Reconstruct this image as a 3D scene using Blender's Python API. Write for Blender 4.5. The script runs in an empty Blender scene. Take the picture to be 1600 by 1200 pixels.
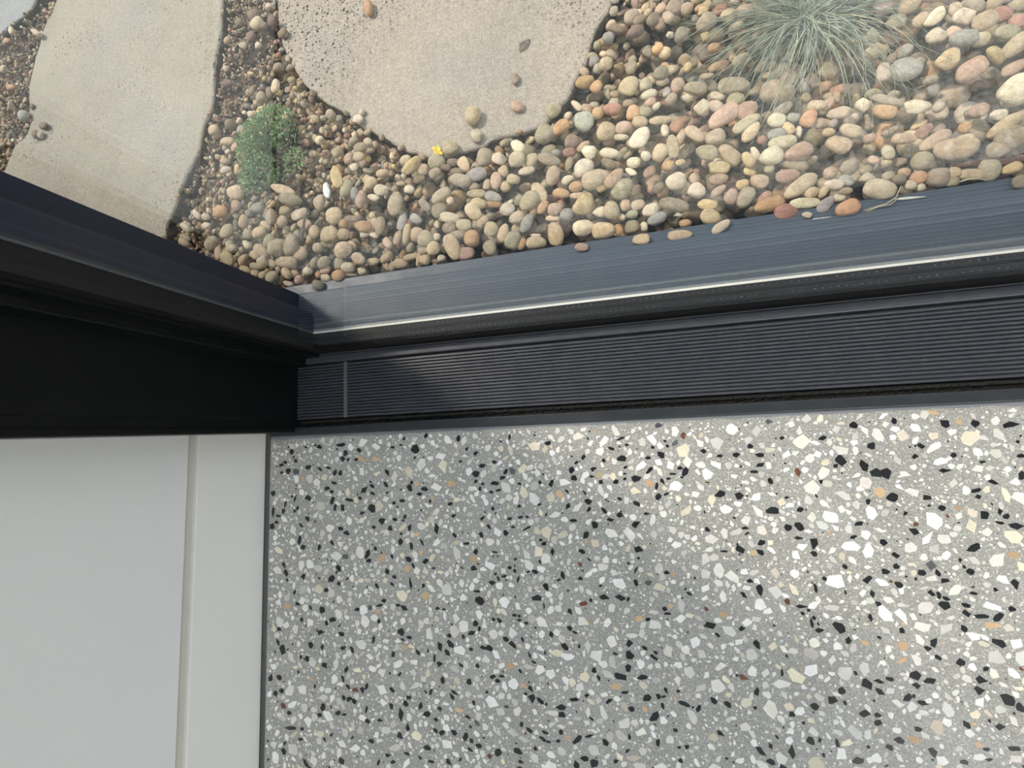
import bpy, bmesh, math, random
import numpy as np
from mathutils import Vector, Matrix, noise

random.seed(7); rng = np.random.default_rng(7)
scene = bpy.context.scene
COL = scene.collection

# ------------------------------------------------------------------ camera
F = 649.48                       # focal length in pixels of the 1600x1200 frame
RC = np.array([[0.96839238, -0.04459554, -0.24541278],
               [0.0704903, 0.99271038, 0.09776106],
               [0.23926411, -0.11197029, 0.96447672]])
CAM = np.array([0.44387, -0.00308, 0.45])
cd = bpy.data.cameras.new('camera'); cam = bpy.data.objects.new('camera', cd); COL.objects.link(cam)
cd.sensor_width = 36.0; cd.lens = F / 1600 * 36.0; cd.clip_start = 0.01; cd.clip_end = 60
cam.matrix_world = Matrix.Translation(Vector(CAM)) @ Matrix(RC.T.tolist()).to_4x4()
scene.camera = cam

# ------------------------------------------------------------------ light
w = bpy.data.worlds.new('overcast_sky'); scene.world = w; w.use_nodes = True
bg = w.node_tree.nodes['Background']; bg.inputs[0].default_value = (0.86, 0.93, 1.0, 1); bg.inputs[1].default_value = 1.12
sd = bpy.data.lights.new('hazy_sun', 'SUN'); sd.energy = 4.2; sd.angle = math.radians(7); sd.color = (1.0, 0.91, 0.78)
sun = bpy.data.objects.new('hazy_sun', sd); COL.objects.link(sun)
sun.rotation_euler = Vector((-0.62, 0.42, 0.80)).to_track_quat('Z', 'Y').to_euler()
vs = scene.view_settings
vs.view_transform = 'Standard'; vs.look = 'None'; vs.exposure = 0.0; vs.gamma = 1.0; vs.use_curve_mapping = False

# ------------------------------------------------------------------ helpers
def at(u, v, z):
    """point at height z seen at photo pixel (u, v)"""
    r = RC.T @ np.array([(u - 800) / F, (600 - v) / F, -1.0])
    return CAM + r * ((z - CAM[2]) / r[2])

def project(p):
    c = RC @ (np.asarray(p) - CAM)
    return 800 + F * c[0] / -c[2], 600 - F * c[1] / -c[2], -c[2]

def s2l(r, g, b):
    f = lambda c: (c / 255 / 12.92) if c / 255 <= 0.04045 else ((c / 255 + 0.055) / 1.055) ** 2.4
    return (f(r), f(g), f(b))

def link(name, mesh, mat=None, parent=None, smooth=False):
    o = bpy.data.objects.new(name, mesh); COL.objects.link(o)
    if mat is not None and not mesh.materials: mesh.materials.append(mat)
    if parent is not None: o.parent = parent
    if smooth: mesh.polygons.foreach_set('use_smooth', [True] * len(mesh.polygons))
    return o

def from_bm(name, bm, mat=None, parent=None, smooth=False):
    me = bpy.data.meshes.new(name); bm.normal_update(); bm.to_mesh(me); bm.free()
    return link(name, me, mat, parent, smooth)

def tag(o, label=None, cat=None, group=None, kind=None):
    if label: o['label'] = label
    if cat: o['category'] = cat
    if group: o['group'] = group
    if kind: o['kind'] = kind
    return o

def empty(name, loc=(0, 0, 0)):
    o = bpy.data.objects.new(name, None); COL.objects.link(o); o.location = loc; o.empty_display_size = 0.02
    return o

def extrude_x(name, prof, x0, x1, mat, parent, bevel=0.0):
    """closed (y,z) profile extruded along x"""
    bm = bmesh.new()
    a = [bm.verts.new((x0, y, z)) for y, z in prof]; b = [bm.verts.new((x1, y, z)) for y, z in prof]
    n = len(prof)
    for i in range(n): bm.faces.new((a[i], a[(i + 1) % n], b[(i + 1) % n], b[i]))
    bm.faces.new(a[::-1]); bm.faces.new(b)
    bmesh.ops.recalc_face_normals(bm, faces=bm.faces)
    o = from_bm(name, bm, mat, parent)
    if bevel: m = o.modifiers.new('bevel', 'BEVEL'); m.width = bevel; m.segments = 2; m.limit_method = 'ANGLE'
    return o

def extrude_z(name, prof, z0, z1, mat, parent, bevel=0.0):
    """closed (x,y) plan extruded upwards"""
    bm = bmesh.new()
    a = [bm.verts.new((x, y, z0)) for x, y in prof]; b = [bm.verts.new((x, y, z1)) for x, y in prof]
    n = len(prof)
    for i in range(n): bm.faces.new((a[i], a[(i + 1) % n], b[(i + 1) % n], b[i]))
    bm.faces.new(a[::-1]); bm.faces.new(b)
    bmesh.ops.recalc_face_normals(bm, faces=bm.faces)
    o = from_bm(name, bm, mat, parent)
    if bevel: m = o.modifiers.new('bevel', 'BEVEL'); m.width = bevel; m.segments = 2; m.limit_method = 'ANGLE'
    return o

def box(name, x0, x1, y0, y1, z0, z1, mat, parent=None, bevel=0.0):
    return extrude_z(name, [(x0, y0), (x1, y0), (x1, y1), (x0, y1)], z0, z1, mat, parent, bevel)

# ------------------------------------------------------------------ materials
def mat(name):
    m = bpy.data.materials.new(name); m.use_nodes = True
    nt = m.node_tree
    return m, nt, nt.nodes['Principled BSDF']

def N(nt, kind, **kw):
    n = nt.nodes.new(kind)
    for k, v in kw.items(): setattr(n, k, v)
    return n

def noise_n(nt, vec, scale, detail=3, rough=0.55):
    n = N(nt, 'ShaderNodeTexNoise'); n.inputs['Scale'].default_value = scale; n.inputs['Detail'].default_value = detail
    n.inputs['Roughness'].default_value = rough
    nt.links.new(vec, n.inputs['Vector']); return n.outputs['Fac']

def ramp(nt, fac, stops, interp='LINEAR'):
    r = N(nt, 'ShaderNodeValToRGB'); r.color_ramp.interpolation = interp
    els = r.color_ramp.elements
    while len(els) < len(stops): els.new(0.5)
    for e, (p, c) in zip(els, stops): e.position = p; e.color = (*c, 1) if len(c) == 3 else c
    nt.links.new(fac, r.inputs['Fac']); return r.outputs['Color']

def mix(nt, fac, a, b, mode='MIX'):
    m = N(nt, 'ShaderNodeMix', data_type='RGBA', blend_type=mode)
    for sock, v in ((m.inputs['Factor'], fac), (m.inputs[6], a), (m.inputs[7], b)):
        if isinstance(v, (int, float)): sock.default_value = v
        elif isinstance(v, tuple): sock.default_value = (*v, 1) if len(v) == 3 else v
        else: nt.links.new(v, sock)
    return m.outputs[2]

def bump(nt, b, height, strength, dist=0.001):
    n = N(nt, 'ShaderNodeBump'); n.inputs['Strength'].default_value = strength; n.inputs['Distance'].default_value = dist
    nt.links.new(height, n.inputs['Height']); nt.links.new(n.outputs['Normal'], b.inputs['Normal'])

def coords(nt, out='Object'):
    return N(nt, 'ShaderNodeTexCoord').outputs[out]

def world_pos(nt):
    return N(nt, 'ShaderNodeNewGeometry').outputs['Position']

def metal_mat(name, col, rough, spec=0.5, dust=0.10):
    m, nt, b = mat(name); p = world_pos(nt)
    f = noise_n(nt, p, 45, 4); d = noise_n(nt, p, 900, 2)
    c = mix(nt, ramp(nt, f, [(0.35, (0, 0, 0)), (0.75, (dust,) * 3)]), col, s2l(120, 122, 126))
    sp = ramp(nt, d, [(0.74, (0, 0, 0)), (0.80, (dust * 3.0,) * 3)])
    c = mix(nt, sp, c, s2l(170, 172, 175))
    nt.links.new(c, b.inputs['Base Color'])
    nt.links.new(ramp(nt, f, [(0.3, (rough - 0.05,) * 3), (0.8, (rough + 0.12,) * 3)]), b.inputs['Roughness'])
    b.inputs['Specular IOR Level'].default_value = spec
    return m

M_BLACK = metal_mat('black_powder_coat', s2l(64, 67, 75), 0.36, 0.6, 0.05)
M_LIP = metal_mat('black_lip_coat', s2l(42, 46, 50), 0.38, 0.5, 0.04)
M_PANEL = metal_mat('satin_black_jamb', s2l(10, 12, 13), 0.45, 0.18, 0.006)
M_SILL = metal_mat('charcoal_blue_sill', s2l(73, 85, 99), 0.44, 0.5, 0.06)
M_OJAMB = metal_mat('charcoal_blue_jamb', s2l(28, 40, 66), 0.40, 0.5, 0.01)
M_RUBBER = metal_mat('black_rubber', s2l(16, 16, 17), 0.75, 0.12, 0.005)
M_SPACER = metal_mat('dark_spacer', s2l(34, 34, 34), 0.55, 0.2, 0.02)
M_DOT = metal_mat('perforation_grey', s2l(160, 160, 156), 0.6, 0.3, 0.0)
M_SEAL = metal_mat('pale_sealant', s2l(248, 247, 238), 0.5, 0.4, 0.0)
M_GREYSTRIP = metal_mat('grey_flange', s2l(136, 140, 147), 0.45, 0.5, 0.06)
M_JOINT = metal_mat('grey_joint_sealant', s2l(96, 97, 96), 0.8, 0.2, 0.1)
M_CLIP = metal_mat('dull_clip', s2l(88, 92, 94), 0.5, 0.4, 0.1)

def brush_mat():
    m, nt, b = mat('black_brush_pile'); p = world_pos(nt)
    nt.links.new(ramp(nt, noise_n(nt, p, 500, 3), [(0.3, s2l(10, 10, 11)), (0.75, s2l(52, 52, 52))]), b.inputs['Base Color'])
    b.inputs['Roughness'].default_value = 0.95; return m
M_BRUSH = brush_mat()

def wall_mat(name, col, sc):
    m, nt, b = mat(name); p = world_pos(nt)
    f = noise_n(nt, p, 6, 3)
    nt.links.new(mix(nt, f, col, tuple(c * 0.95 for c in col)), b.inputs['Base Color'])
    b.inputs['Roughness'].default_value = 0.62; bump(nt, b, noise_n(nt, p, sc, 2), 0.10, 0.0004); return m
M_WALL = wall_mat('matt_white_paint', s2l(226, 227, 226), 700)
M_SKIRT = wall_mat('satin_white_skirting', s2l(230, 230, 227), 300)
M_RECESS = wall_mat('beige_shadow_bead', s2l(198, 196, 187), 300)
M_CEIL = wall_mat('ceiling_white', s2l(235, 235, 232), 300)
M_CLAD = wall_mat('outer_cladding', s2l(96, 98, 100), 100)

def glass_mat():
    m = bpy.data.materials.new('window_glass'); m.use_nodes = True; nt = m.node_tree
    nt.nodes.remove(nt.nodes['Principled BSDF']); out = nt.nodes['Material Output']
    tr = N(nt, 'ShaderNodeBsdfTransparent'); tr.inputs[0].default_value = (0.985, 0.985, 0.982, 1)
    gl = N(nt, 'ShaderNodeBsdfGlossy'); gl.inputs['Roughness'].default_value = 0.0; gl.inputs[0].default_value = (0.92, 0.97, 1.0, 1)
    lw = N(nt, 'ShaderNodeLayerWeight'); lw.inputs['Blend'].default_value = 0.5
    pw = N(nt, 'ShaderNodeMath', operation='POWER'); pw.inputs[1].default_value = 5.0
    nt.links.new(lw.outputs['Facing'], pw.inputs[0])
    ma = N(nt, 'ShaderNodeMath', operation='MULTIPLY_ADD'); ma.inputs[1].default_value = 0.955; ma.inputs[2].default_value = 0.045
    nt.links.new(pw.outputs[0], ma.inputs[0])
    mx = N(nt, 'ShaderNodeMixShader'); nt.links.new(ma.outputs[0], mx.inputs[0]); nt.links.new(tr.outputs[0], mx.inputs[1]); nt.links.new(gl.outputs[0], mx.inputs[2])
    nt.links.new(mx.outputs[0], out.inputs['Surface']); return m
M_GLASS = glass_mat()

def stone_mat(name, source, rough, speck, bscale=350.0, bstr=0.35, spec=0.3):
    """stone whose own colour comes from the object (source='object') or a colour attribute"""
    m, nt, b = mat(name); p = world_pos(nt)
    if source == 'object': c = N(nt, 'ShaderNodeObjectInfo').outputs['Color']
    else: a = N(nt, 'ShaderNodeAttribute', attribute_name='stone_colour'); c = a.outputs['Color']
    f = noise_n(nt, p, 130, 5, 0.65); g = noise_n(nt, p, 700, 3)
    c = mix(nt, 1.0, c, ramp(nt, f, [(0.28, (1 - speck, 1 - speck * 1.05, 1 - speck * 1.15)), (0.72, (1 + speck * 0.6,) * 3)]), 'MULTIPLY')
    c = mix(nt, 1.0, c, ramp(nt, g, [(0.3, (1 - speck * 0.7,) * 3), (0.7, (1 + speck * 0.4,) * 3)]), 'MULTIPLY')
    nt.links.new(c, b.inputs['Base Color']); b.inputs['Roughness'].default_value = rough
    b.inputs['Specular IOR Level'].default_value = spec
    if bstr: bump(nt, b, noise_n(nt, p, bscale, 4), bstr, 0.0012)
    return m
M_PEB_O = stone_mat('river_pebble', 'object', 0.72, 0.30, 300, 0.5)
M_PEB_A = stone_mat('river_pebble_bed', 'attr', 0.75, 0.30, 300, 0.5)
M_CHIP_O = stone_mat('polished_chip', 'object', 0.22, 0.10, 300, 0.0, 0.5)
M_CHIP_A = stone_mat('polished_chip_small', 'attr', 0.22, 0.10, 300, 0.0, 0.5)

def terrazzo_mat():
    m, nt, b = mat('grey_terrazzo_cement'); p = world_pos(nt)
    f = noise_n(nt, p, 14, 4); g = noise_n(nt, p, 420, 4)
    c = ramp(nt, f, [(0.3, s2l(154, 154, 150)), (0.7, s2l(168, 168, 164))])
    c = mix(nt, 1.0, c, ramp(nt, g, [(0.32, (0.80,) * 3), (0.7, (1.16,) * 3)]), 'MULTIPLY')
    for sc, th, col in ((520, 0.22, s2l(214, 214, 208)), (900, 0.24, s2l(196, 196, 192)), (610, 0.09, s2l(60, 62, 64))):
        v = N(nt, 'ShaderNodeTexVoronoi'); v.inputs['Scale'].default_value = sc; nt.links.new(p, v.inputs['Vector'])
        c = mix(nt, ramp(nt, v.outputs['Distance'], [(th, (0.85,) * 3), (th + 0.10, (0, 0, 0))]), c, col)
    nt.links.new(c, b.inputs['Base Color']); b.inputs['Roughness'].default_value = 0.24; b.inputs['Specular IOR Level'].default_value = 0.5
    return m
M_TERR = terrazzo_mat()

def concrete_mat(name, c0, c1, pore, edge_centre=None):
    m, nt, b = mat(name); p = world_pos(nt)
    f = noise_n(nt, p, 7, 4); g = noise_n(nt, p, 230, 5, 0.8); h = noise_n(nt, p, 620, 3, 0.7)
    c = ramp(nt, f, [(0.28, c0), (0.72, c1)])
    c = mix(nt, ramp(nt, noise_n(nt, p, 11, 3), [(0.5, (0, 0, 0)), (0.8, (0.30,) * 3)]), c, s2l(168, 160, 150))
    c = mix(nt, 1.0, c, ramp(nt, g, [(0.3, (0.72,) * 3), (0.72, (1.2,) * 3)]), 'MULTIPLY')
    c = mix(nt, ramp(nt, noise_n(nt, p, 5, 2), [(0.5, (0, 0, 0)), (0.75, (0.35,) * 3)]), c, s2l(160, 163, 168))
    c = mix(nt, 1.0, c, ramp(nt, h, [(0.36, (0.62,) * 3), (0.64, (1.18,) * 3)]), 'MULTIPLY')
    # air holes with dirt in them
    heights = None
    mask = ramp(nt, noise_n(nt, p, 9, 2), [(0.42, (0, 0, 0)), (0.62, (1, 1, 1))])
    if edge_centre is not None:
        vm = N(nt, 'ShaderNodeVectorMath', operation='DISTANCE'); nt.links.new(p, vm.inputs[0]); vm.inputs[1].default_value = edge_centre[0]
        mask = ramp(nt, vm.outputs['Value'], [(edge_centre[1], (0.05,) * 3), (edge_centre[2], (1, 1, 1))])
    for sc, th in ((115, 0.25), (190, 0.27), (330, 0.30)):
        v = N(nt, 'ShaderNodeTexVoronoi'); v.inputs['Scale'].default_value = sc; nt.links.new(p, v.inputs['Vector'])
        hole = ramp(nt, v.outputs['Distance'], [(th * pore - 0.03, (1, 1, 1)), (th * pore + 0.03, (0, 0, 0))])
        pick = N(nt, 'ShaderNodeSeparateColor'); nt.links.new(v.outputs['Color'], pick.inputs[0])
        sel = ramp(nt, pick.outputs[0], [(0.55, (0, 0, 0)), (0.6, (1, 1, 1))])
        hole = mix(nt, 1.0, mix(nt, 1.0, hole, sel, 'MULTIPLY'), mask, 'MULTIPLY')
        c = mix(nt, hole, c, s2l(70, 64, 58))
        heights = hole if heights is None else mix(nt, 1.0, heights, hole, 'ADD')
    nt.links.new(c, b.inputs['Base Color']); b.inputs['Roughness'].default_value = 0.85; b.inputs['Specular IOR Level'].default_value = 0.25
    inv = mix(nt, 1.0, (1, 1, 1), heights, 'SUBTRACT')
    bump(nt, b, mix(nt, 0.25, inv, g), 0.55, 0.0012)
    return m

def soil_mat():
    m, nt, b = mat('brown_soil'); p = world_pos(nt)
    f = noise_n(nt, p, 60, 6, 0.7); g = noise_n(nt, p, 420, 4, 0.7)
    c = ramp(nt, f, [(0.3, s2l(70, 62, 55)), (0.7, s2l(112, 102, 92))])
    c = mix(nt, 1.0, c, ramp(nt, g, [(0.3, (0.5,) * 3), (0.7, (1.4,) * 3)]), 'MULTIPLY')
    nt.links.new(c, b.inputs['Base Color']); b.inputs['Roughness'].default_value = 0.95
    bump(nt, b, g, 1.0, 0.006); return m
M_SOIL = soil_mat()

def plain_mat(name, c0, c1, scale, rough=0.7, trans=0.0):
    m, nt, b = mat(name); p = world_pos(nt)
    nt.links.new(ramp(nt, noise_n(nt, p, scale, 3), [(0.3, c0), (0.7, c1)]), b.inputs['Base Color'])
    b.inputs['Roughness'].default_value = rough; return m
M_LEAF = plain_mat('small_green_leaves', s2l(86, 120, 76), s2l(176, 200, 150), 320, 0.5)
M_STEM = plain_mat('green_stem', s2l(66, 76, 50), s2l(96, 98, 70), 80)
M_GRASS = plain_mat('blue_green_blades', s2l(112, 128, 112), s2l(172, 184, 162), 90, 0.6)
M_STRAW = plain_mat('straw_blades', s2l(186, 178, 140), s2l(214, 206, 172), 90, 0.7)
M_PETAL = plain_mat('yellow_petal', s2l(226, 190, 40), s2l(240, 216, 90), 200, 0.6)
M_SHELL = plain_mat('white_shell', s2l(222, 228, 226), s2l(240, 243, 240), 200, 0.5)
M_BARK = plain_mat('dark_red_bark', s2l(70, 44, 38), s2l(112, 76, 64), 160, 0.9)
M_TWIG = plain_mat('grey_twig', s2l(84, 78, 72), s2l(130, 122, 112), 160, 0.9)
M_FLAKE = plain_mat('white_flake', s2l(210, 210, 205), s2l(235, 235, 230), 200, 0.7)

# ------------------------------------------------------------------ setting: the room
XR = 2.60; ZT = 2.10                 # window width and head height
# frame lines taken at the corner where sill and jamb meet (x, y, z)
P_white = at(490, 519, 0.0175); P_spin = at(490, 540.5, 0.0175); P_gask = at(490, 551, 0.016)
P_v4 = at(480, 569.4, 0.0); P_v5 = at(465, 575, 0.0); P_out = at(467, 459, 0.0); P_crease = at(487, 488, 0.004)
P_ledge = at(447, 448, -0.004)
yv = lambda v, z: at(970, v, z)[1]
XJ = P_v5[0]                          # face of the black jamb panel
JF = 0.0074                           # room side of the jamb

# floor slab with a rough sawn edge along the window
def make_floor():
    bm = bmesh.new()
    xs = list(np.arange(0.0072, 1.7, 0.0035)) + [3.2]
    top = []
    for x in xs:
        j = 0.0013 * noise.noise(Vector((x * 55, 0.3, 0))) + 0.0006 * noise.noise(Vector((x * 210, 4.3, 0)))
        top.append((x, j - 0.0004))
    pts = [(0.0072, -3.4)] + top + [(3.2, -3.4)]
    pts = pts[:1] + pts[1:]
    a = [bm.verts.new((x, y, 0.0)) for x, y in pts]; b = [bm.verts.new((x, y, -0.06)) for x, y in pts]
    n = len(pts)
    for i in range(n): bm.faces.new((a[i], a[(i + 1) % n], b[(i + 1) % n], b[i]))
    f = bm.faces.new(a); bm.faces.new(b[::-1])
    bmesh.ops.recalc_face_normals(bm, faces=bm.faces)
    return from_bm('floor', bm, M_TERR)
floor = tag(make_floor(), 'polished grey terrazzo floor with black and white stone chips', kind='structure')

wl = empty('wall_left'); tag(wl, 'matt white plastered wall beside the window', kind='structure')
box('plasterboard', -0.11, 0.0, -3.4, 0.0084, 0.1005, 2.45, M_WALL, wl, 0.0012)
tag(box('shadow_line_bead', -0.11, -0.0042, -3.4, 0.0084, 0.0895, 0.102, M_RECESS, wl), 'recessed beige shadow line above the skirting')
sk = box('baseboard_left', -0.11, 0.0, -3.4, 0.0084, 0.0, 0.0905, M_SKIRT, None, 0.0012)
tag(sk, 'smooth white skirting board at the foot of the left wall', kind='structure')
tag(box('trim_1', -0.02, 0.0085, -3.4, 0.0084, -0.05, -0.0012, M_JOINT), 'grey sealant joint between skirting and terrazzo', kind='structure')
tag(box('ceiling', -0.11, 3.3, -3.4, 0.20, 2.45, 2.55, M_CEIL), 'flat white ceiling', kind='structure')
tag(box('wall_front', -2.5, -0.005, 0.0095, 0.17, -0.06, 2.55, M_CLAD), 'clad outer wall beside the window', kind='structure')
tag(box('added_wall_right', 3.3, 3.4, -3.4, 0.17, -0.06, 2.55, M_CEIL), 'unseen white wall added on the far right side of the room', kind='structure')  # unseen wall, put in to shape the light on the left wall
tag(box('wall_above_window', 0.0, 3.3, 0.0095, 0.17, ZT + 0.06, 2.45, M_CEIL), 'wall above the window head', kind='structure')

# ------------------------------------------------------------------ the window
win = empty('window_1', (0, 0, 0)); tag(win, 'black framed double glazed window with ribbed sill track', kind='structure')
tag(extrude_x('floor_flange', [(-0.012, -0.0035), (-0.0022, -0.0030), (-0.0018, -0.0006), (0.0075, -0.0004), (0.0075, -0.03), (-0.012, -0.03)], 0.0072, XR, M_GREYSTRIP, win), 'grey metal flange along the terrazzo edge')
y_lip0, y_lip1 = yv(656, 0.0028), yv(642, 0.0028)
tag(extrude_x('front_lip', [(y_lip0 - 0.0006, -0.025), (y_lip0 - 0.0006, 0.0012), (y_lip0, 0.0026), (y_lip0 + 0.0008, 0.0030), (y_lip1, 0.0030), (y_lip1, 0.0012), (y_lip1 + 0.0012, 0.0008), (y_lip1 + 0.0012, -0.025)],
                0.0072, XR, M_LIP, win, 0.0003), 'narrow black front lip of the sill')
y_r0, y_r1 = yv(626, 0.0), yv(525, 0.0)
# brush seal in its channel
def make_brush():
    bm = bmesh.new(); x = 0.050; xs = np.arange(0.050, XR, 0.0022); ny = 7
    ys = np.linspace(y_lip1 + 0.0012, y_r0, ny); rows = []
    for i, xx in enumerate(xs):
        row = []
        for j, y in enumerate(ys):
            t = j / (ny - 1); z = -0.0065 + 0.0052 * math.exp(-((t - 0.62) / 0.24) ** 2)
            z += 0.0014 * noise.noise(Vector((xx * 420, y * 500, 1.0))) * (1 if 0 < j < ny - 1 else 0)
            row.append(bm.verts.new((xx, y, z)))
        rows.append(row)
    for i in range(len(rows) - 1):
        for j in range(ny - 1): bm.faces.new((rows[i][j], rows[i + 1][j], rows[i + 1][j + 1], rows[i][j + 1]))
    for i in range(len(rows) - 1):       # closed body below
        pass
    geom = bmesh.ops.extrude_face_region(bm, geom=list(bm.faces))
    vv = [e for e in geom['geom'] if isinstance(e, bmesh.types.BMVert)]
    for v in vv: v.co.z = -0.02
    bmesh.ops.recalc_face_normals(bm, faces=bm.faces)
    return from_bm('brush_seal', bm, M_BRUSH, win)
tag(make_brush(), 'fuzzy black brush seal in a narrow channel')
# ribbed track
def ribs():
    n = 18; pitch = (y_r1 - y_r0) / n; prof = [(y_r0, -0.02)]
    for i in range(n):
        a = y_r0 + i * pitch
        prof += [(a, -0.0012), (a + pitch * 0.12, 0.0), (a + pitch * 0.58, 0.0), (a + pitch * 0.66, -0.0026), (a + pitch * 0.98, -0.0026)]
    prof += [(y_r1, -0.02)]
    return prof
tag(extrude_x('ribbed_track', ribs(), 0.010, XR, M_BLACK, win), 'ribbed black sill track')
y_b0, y_b1, y_b2 = yv(521, 0.003), yv(509, 0.0035), P_gask[1] + 0.0005
tag(extrude_x('glazing_bead', [(y_r1, -0.02), (y_r1, -0.005), (y_b0 - 0.0004, -0.005), (y_b0, 0.0026), (y_b0 + 0.0006, 0.003), (y_b1, 0.0034), (y_b1 + 0.0004, 0.0018), (y_b1 + 0.0010, 0.0018), (y_b1 + 0.0012, 0.0040), (y_b2, 0.0044), (y_b2, -0.02)],
                0.010, XR, M_BLACK, win), 'black glazing bead with a fine groove')
spz = 0.0175; yi0 = P_spin[1] - 0.004; yi1 = P_spin[1]; yo0 = P_white[1]; yo1 = yo0 + 0.004
tag(extrude_x('glazing_gasket', [(P_gask[1], -0.01), (P_gask[1], 0.0150), (P_gask[1] + 0.0010, 0.0162), (yi0, 0.0178), (yi0 + 0.0002, spz - 0.0002), (yi1, spz - 0.0002), (yi1, -0.01)], 0.05, XR, M_RUBBER, win), 'black rubber gasket at the foot of the glass')
tag(box('spacer_bar', 0.06, XR, yi1, yo0 - 0.0024, 0.006, spz, M_SPACER, win), 'dark perforated spacer bar between the panes')
tag(box('sealant_line', 0.06, XR, yo0 - 0.0024, yo0, 0.006, spz + 0.0006, M_SEAL, win), 'pale sealant line along the outer pane')
xs_j = P_white[0]
tag(box('spacer_bar', 0.06, xs_j - 0.0008, yi0, yo0 - 0.0022, 0.006, ZT, M_SPACER, win), 'dark upright spacer bar between the panes')
tag(box('sealant_line', 0.06, xs_j + 0.0004, yo0 - 0.0020, yo0, 0.006, ZT, M_CLIP, win), 'dull upright sealant line along the outer pane')
tag(box('glass_pane', xs_j - 0.001, XR, yi0 + 0.0002, yi1 - 0.0001, spz - 0.0001, ZT, M_GLASS, win), 'clear inner glass pane')
tag(box('glass_pane', xs_j - 0.001, XR, yo0 + 0.0001, yo1 - 0.0001, spz - 0.0001, ZT, M_GLASS, win), 'clear outer glass pane')
# spacer perforations: two rows of fine dots
def dots():
    bm = bmesh.new()
    for y in (yi1 + 0.0028, yo0 - 0.0052):
        for x in np.arange(xs_j + 0.012, 1.6, 0.0062):
            if random.random() < 0.12: continue
            r = random.uniform(0.0003, 0.0005)
            vs_ = [bm.verts.new((x + r * math.cos(k * 1.047) * 1.3, y + r * math.sin(k * 1.047), spz + 0.0002)) for k in range(6)]
            lo = [bm.verts.new((v.co.x, v.co.y, spz - 0.0002)) for v in vs_]
            bm.faces.new(vs_)
            for k in range(6): bm.faces.new((lo[k], lo[(k + 1) % 6], vs_[(k + 1) % 6], vs_[k]))
    return from_bm('spacer_perforations', bm, M_DOT, win)
tag(dots(), 'two rows of fine grey dots along the spacer', kind='stuff')
# outside sill
yo_b = yv(451, 0.010); y_cr = P_crease[1]
tag(extrude_x('outer_bead', [(yo0, -0.02), (yo0, spz - 0.0004), (yo1, spz - 0.0004), (yo1 + 0.0020, 0.0158), (yo_b - 0.0022, 0.0118), (yo_b - 0.0012, 0.0080), (yo_b, 0.0080), (yo_b, -0.02)], 0.05, XR, M_SILL, win), 'blue grey outer bead below the glass')
y_e = P_out[1]
tag(extrude_x('outer_sill', [(yo_b, -0.02), (yo_b, 0.0086), (yo_b + 0.002, 0.0092), (y_e - 0.0015, 0.0004), (y_e, -0.0006), (y_e, -0.02)], 0.03, XR, M_SILL, win), 'sloping blue grey outer sill')
tag(extrude_x('sill_ledge', [(y_e, -0.06), (y_e, -0.0040), (P_ledge[1] - 0.0008, -0.0048), (P_ledge[1], -0.0056), (P_ledge[1], -0.06)], -0.02, XR, M_SILL, win), 'thin blue grey ledge at the outer edge of the sill')
# jamb
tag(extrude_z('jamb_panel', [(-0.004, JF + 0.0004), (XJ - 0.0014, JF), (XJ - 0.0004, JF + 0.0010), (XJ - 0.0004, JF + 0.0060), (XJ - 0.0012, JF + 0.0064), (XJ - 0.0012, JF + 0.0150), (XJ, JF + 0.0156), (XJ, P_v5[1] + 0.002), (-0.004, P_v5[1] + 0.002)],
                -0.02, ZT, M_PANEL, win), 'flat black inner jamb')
tag(extrude_z('jamb_bead', [(0.0, P_v5[1] + 0.002), (XJ, P_v5[1]), (P_v4[0] - 0.0008, P_v4[1] - 0.0004), (P_v4[0], P_v4[1] + 0.0006), (P_v4[0] + 0.0010, P_gask[1] - 0.004), (P_gask[0] - 0.002, P_gask[1] - 0.0035), (P_gask[0] - 0.002, P_gask[1]), (0.0, P_gask[1])],
                0.0, ZT, M_PANEL, win), 'black upright glazing bead')
tag(extrude_z('jamb_gasket', [(0.05, P_gask[1]), (P_gask[0], P_gask[1]), (P_spin[0] - 0.0008, yi0 - 0.0001), (0.05, yi0 - 0.0001)], 0.0, ZT, M_RUBBER, win), 'black upright rubber gasket')
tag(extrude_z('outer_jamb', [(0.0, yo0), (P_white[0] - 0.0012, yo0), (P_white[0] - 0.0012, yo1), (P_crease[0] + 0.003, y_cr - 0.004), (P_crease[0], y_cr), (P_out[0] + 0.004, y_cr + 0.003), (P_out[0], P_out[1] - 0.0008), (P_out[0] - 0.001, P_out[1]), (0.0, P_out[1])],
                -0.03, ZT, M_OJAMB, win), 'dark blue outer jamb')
tag(box('joint_strip', at(537.5, 600, 0)[0], at(542.5, 600, 0)[0], yv(627, 0), yv(524, 0), -0.0010, 0.0007, M_CLIP, win), 'dull grey joint strip across the ribbed track')
box('window_head', -0.004, XR + 0.06, JF, P_out[1], ZT, ZT + 0.06, M_PANEL, win)
box('far_jamb', XR, XR + 0.06, JF, P_out[1], -0.02, ZT, M_PANEL, win)
tag(box('wall_right_of_window', XR + 0.06, 3.3, 0.0095, 0.17, -0.06, 2.45, M_CEIL), 'wall beyond the far jamb', kind='structure')

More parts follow.
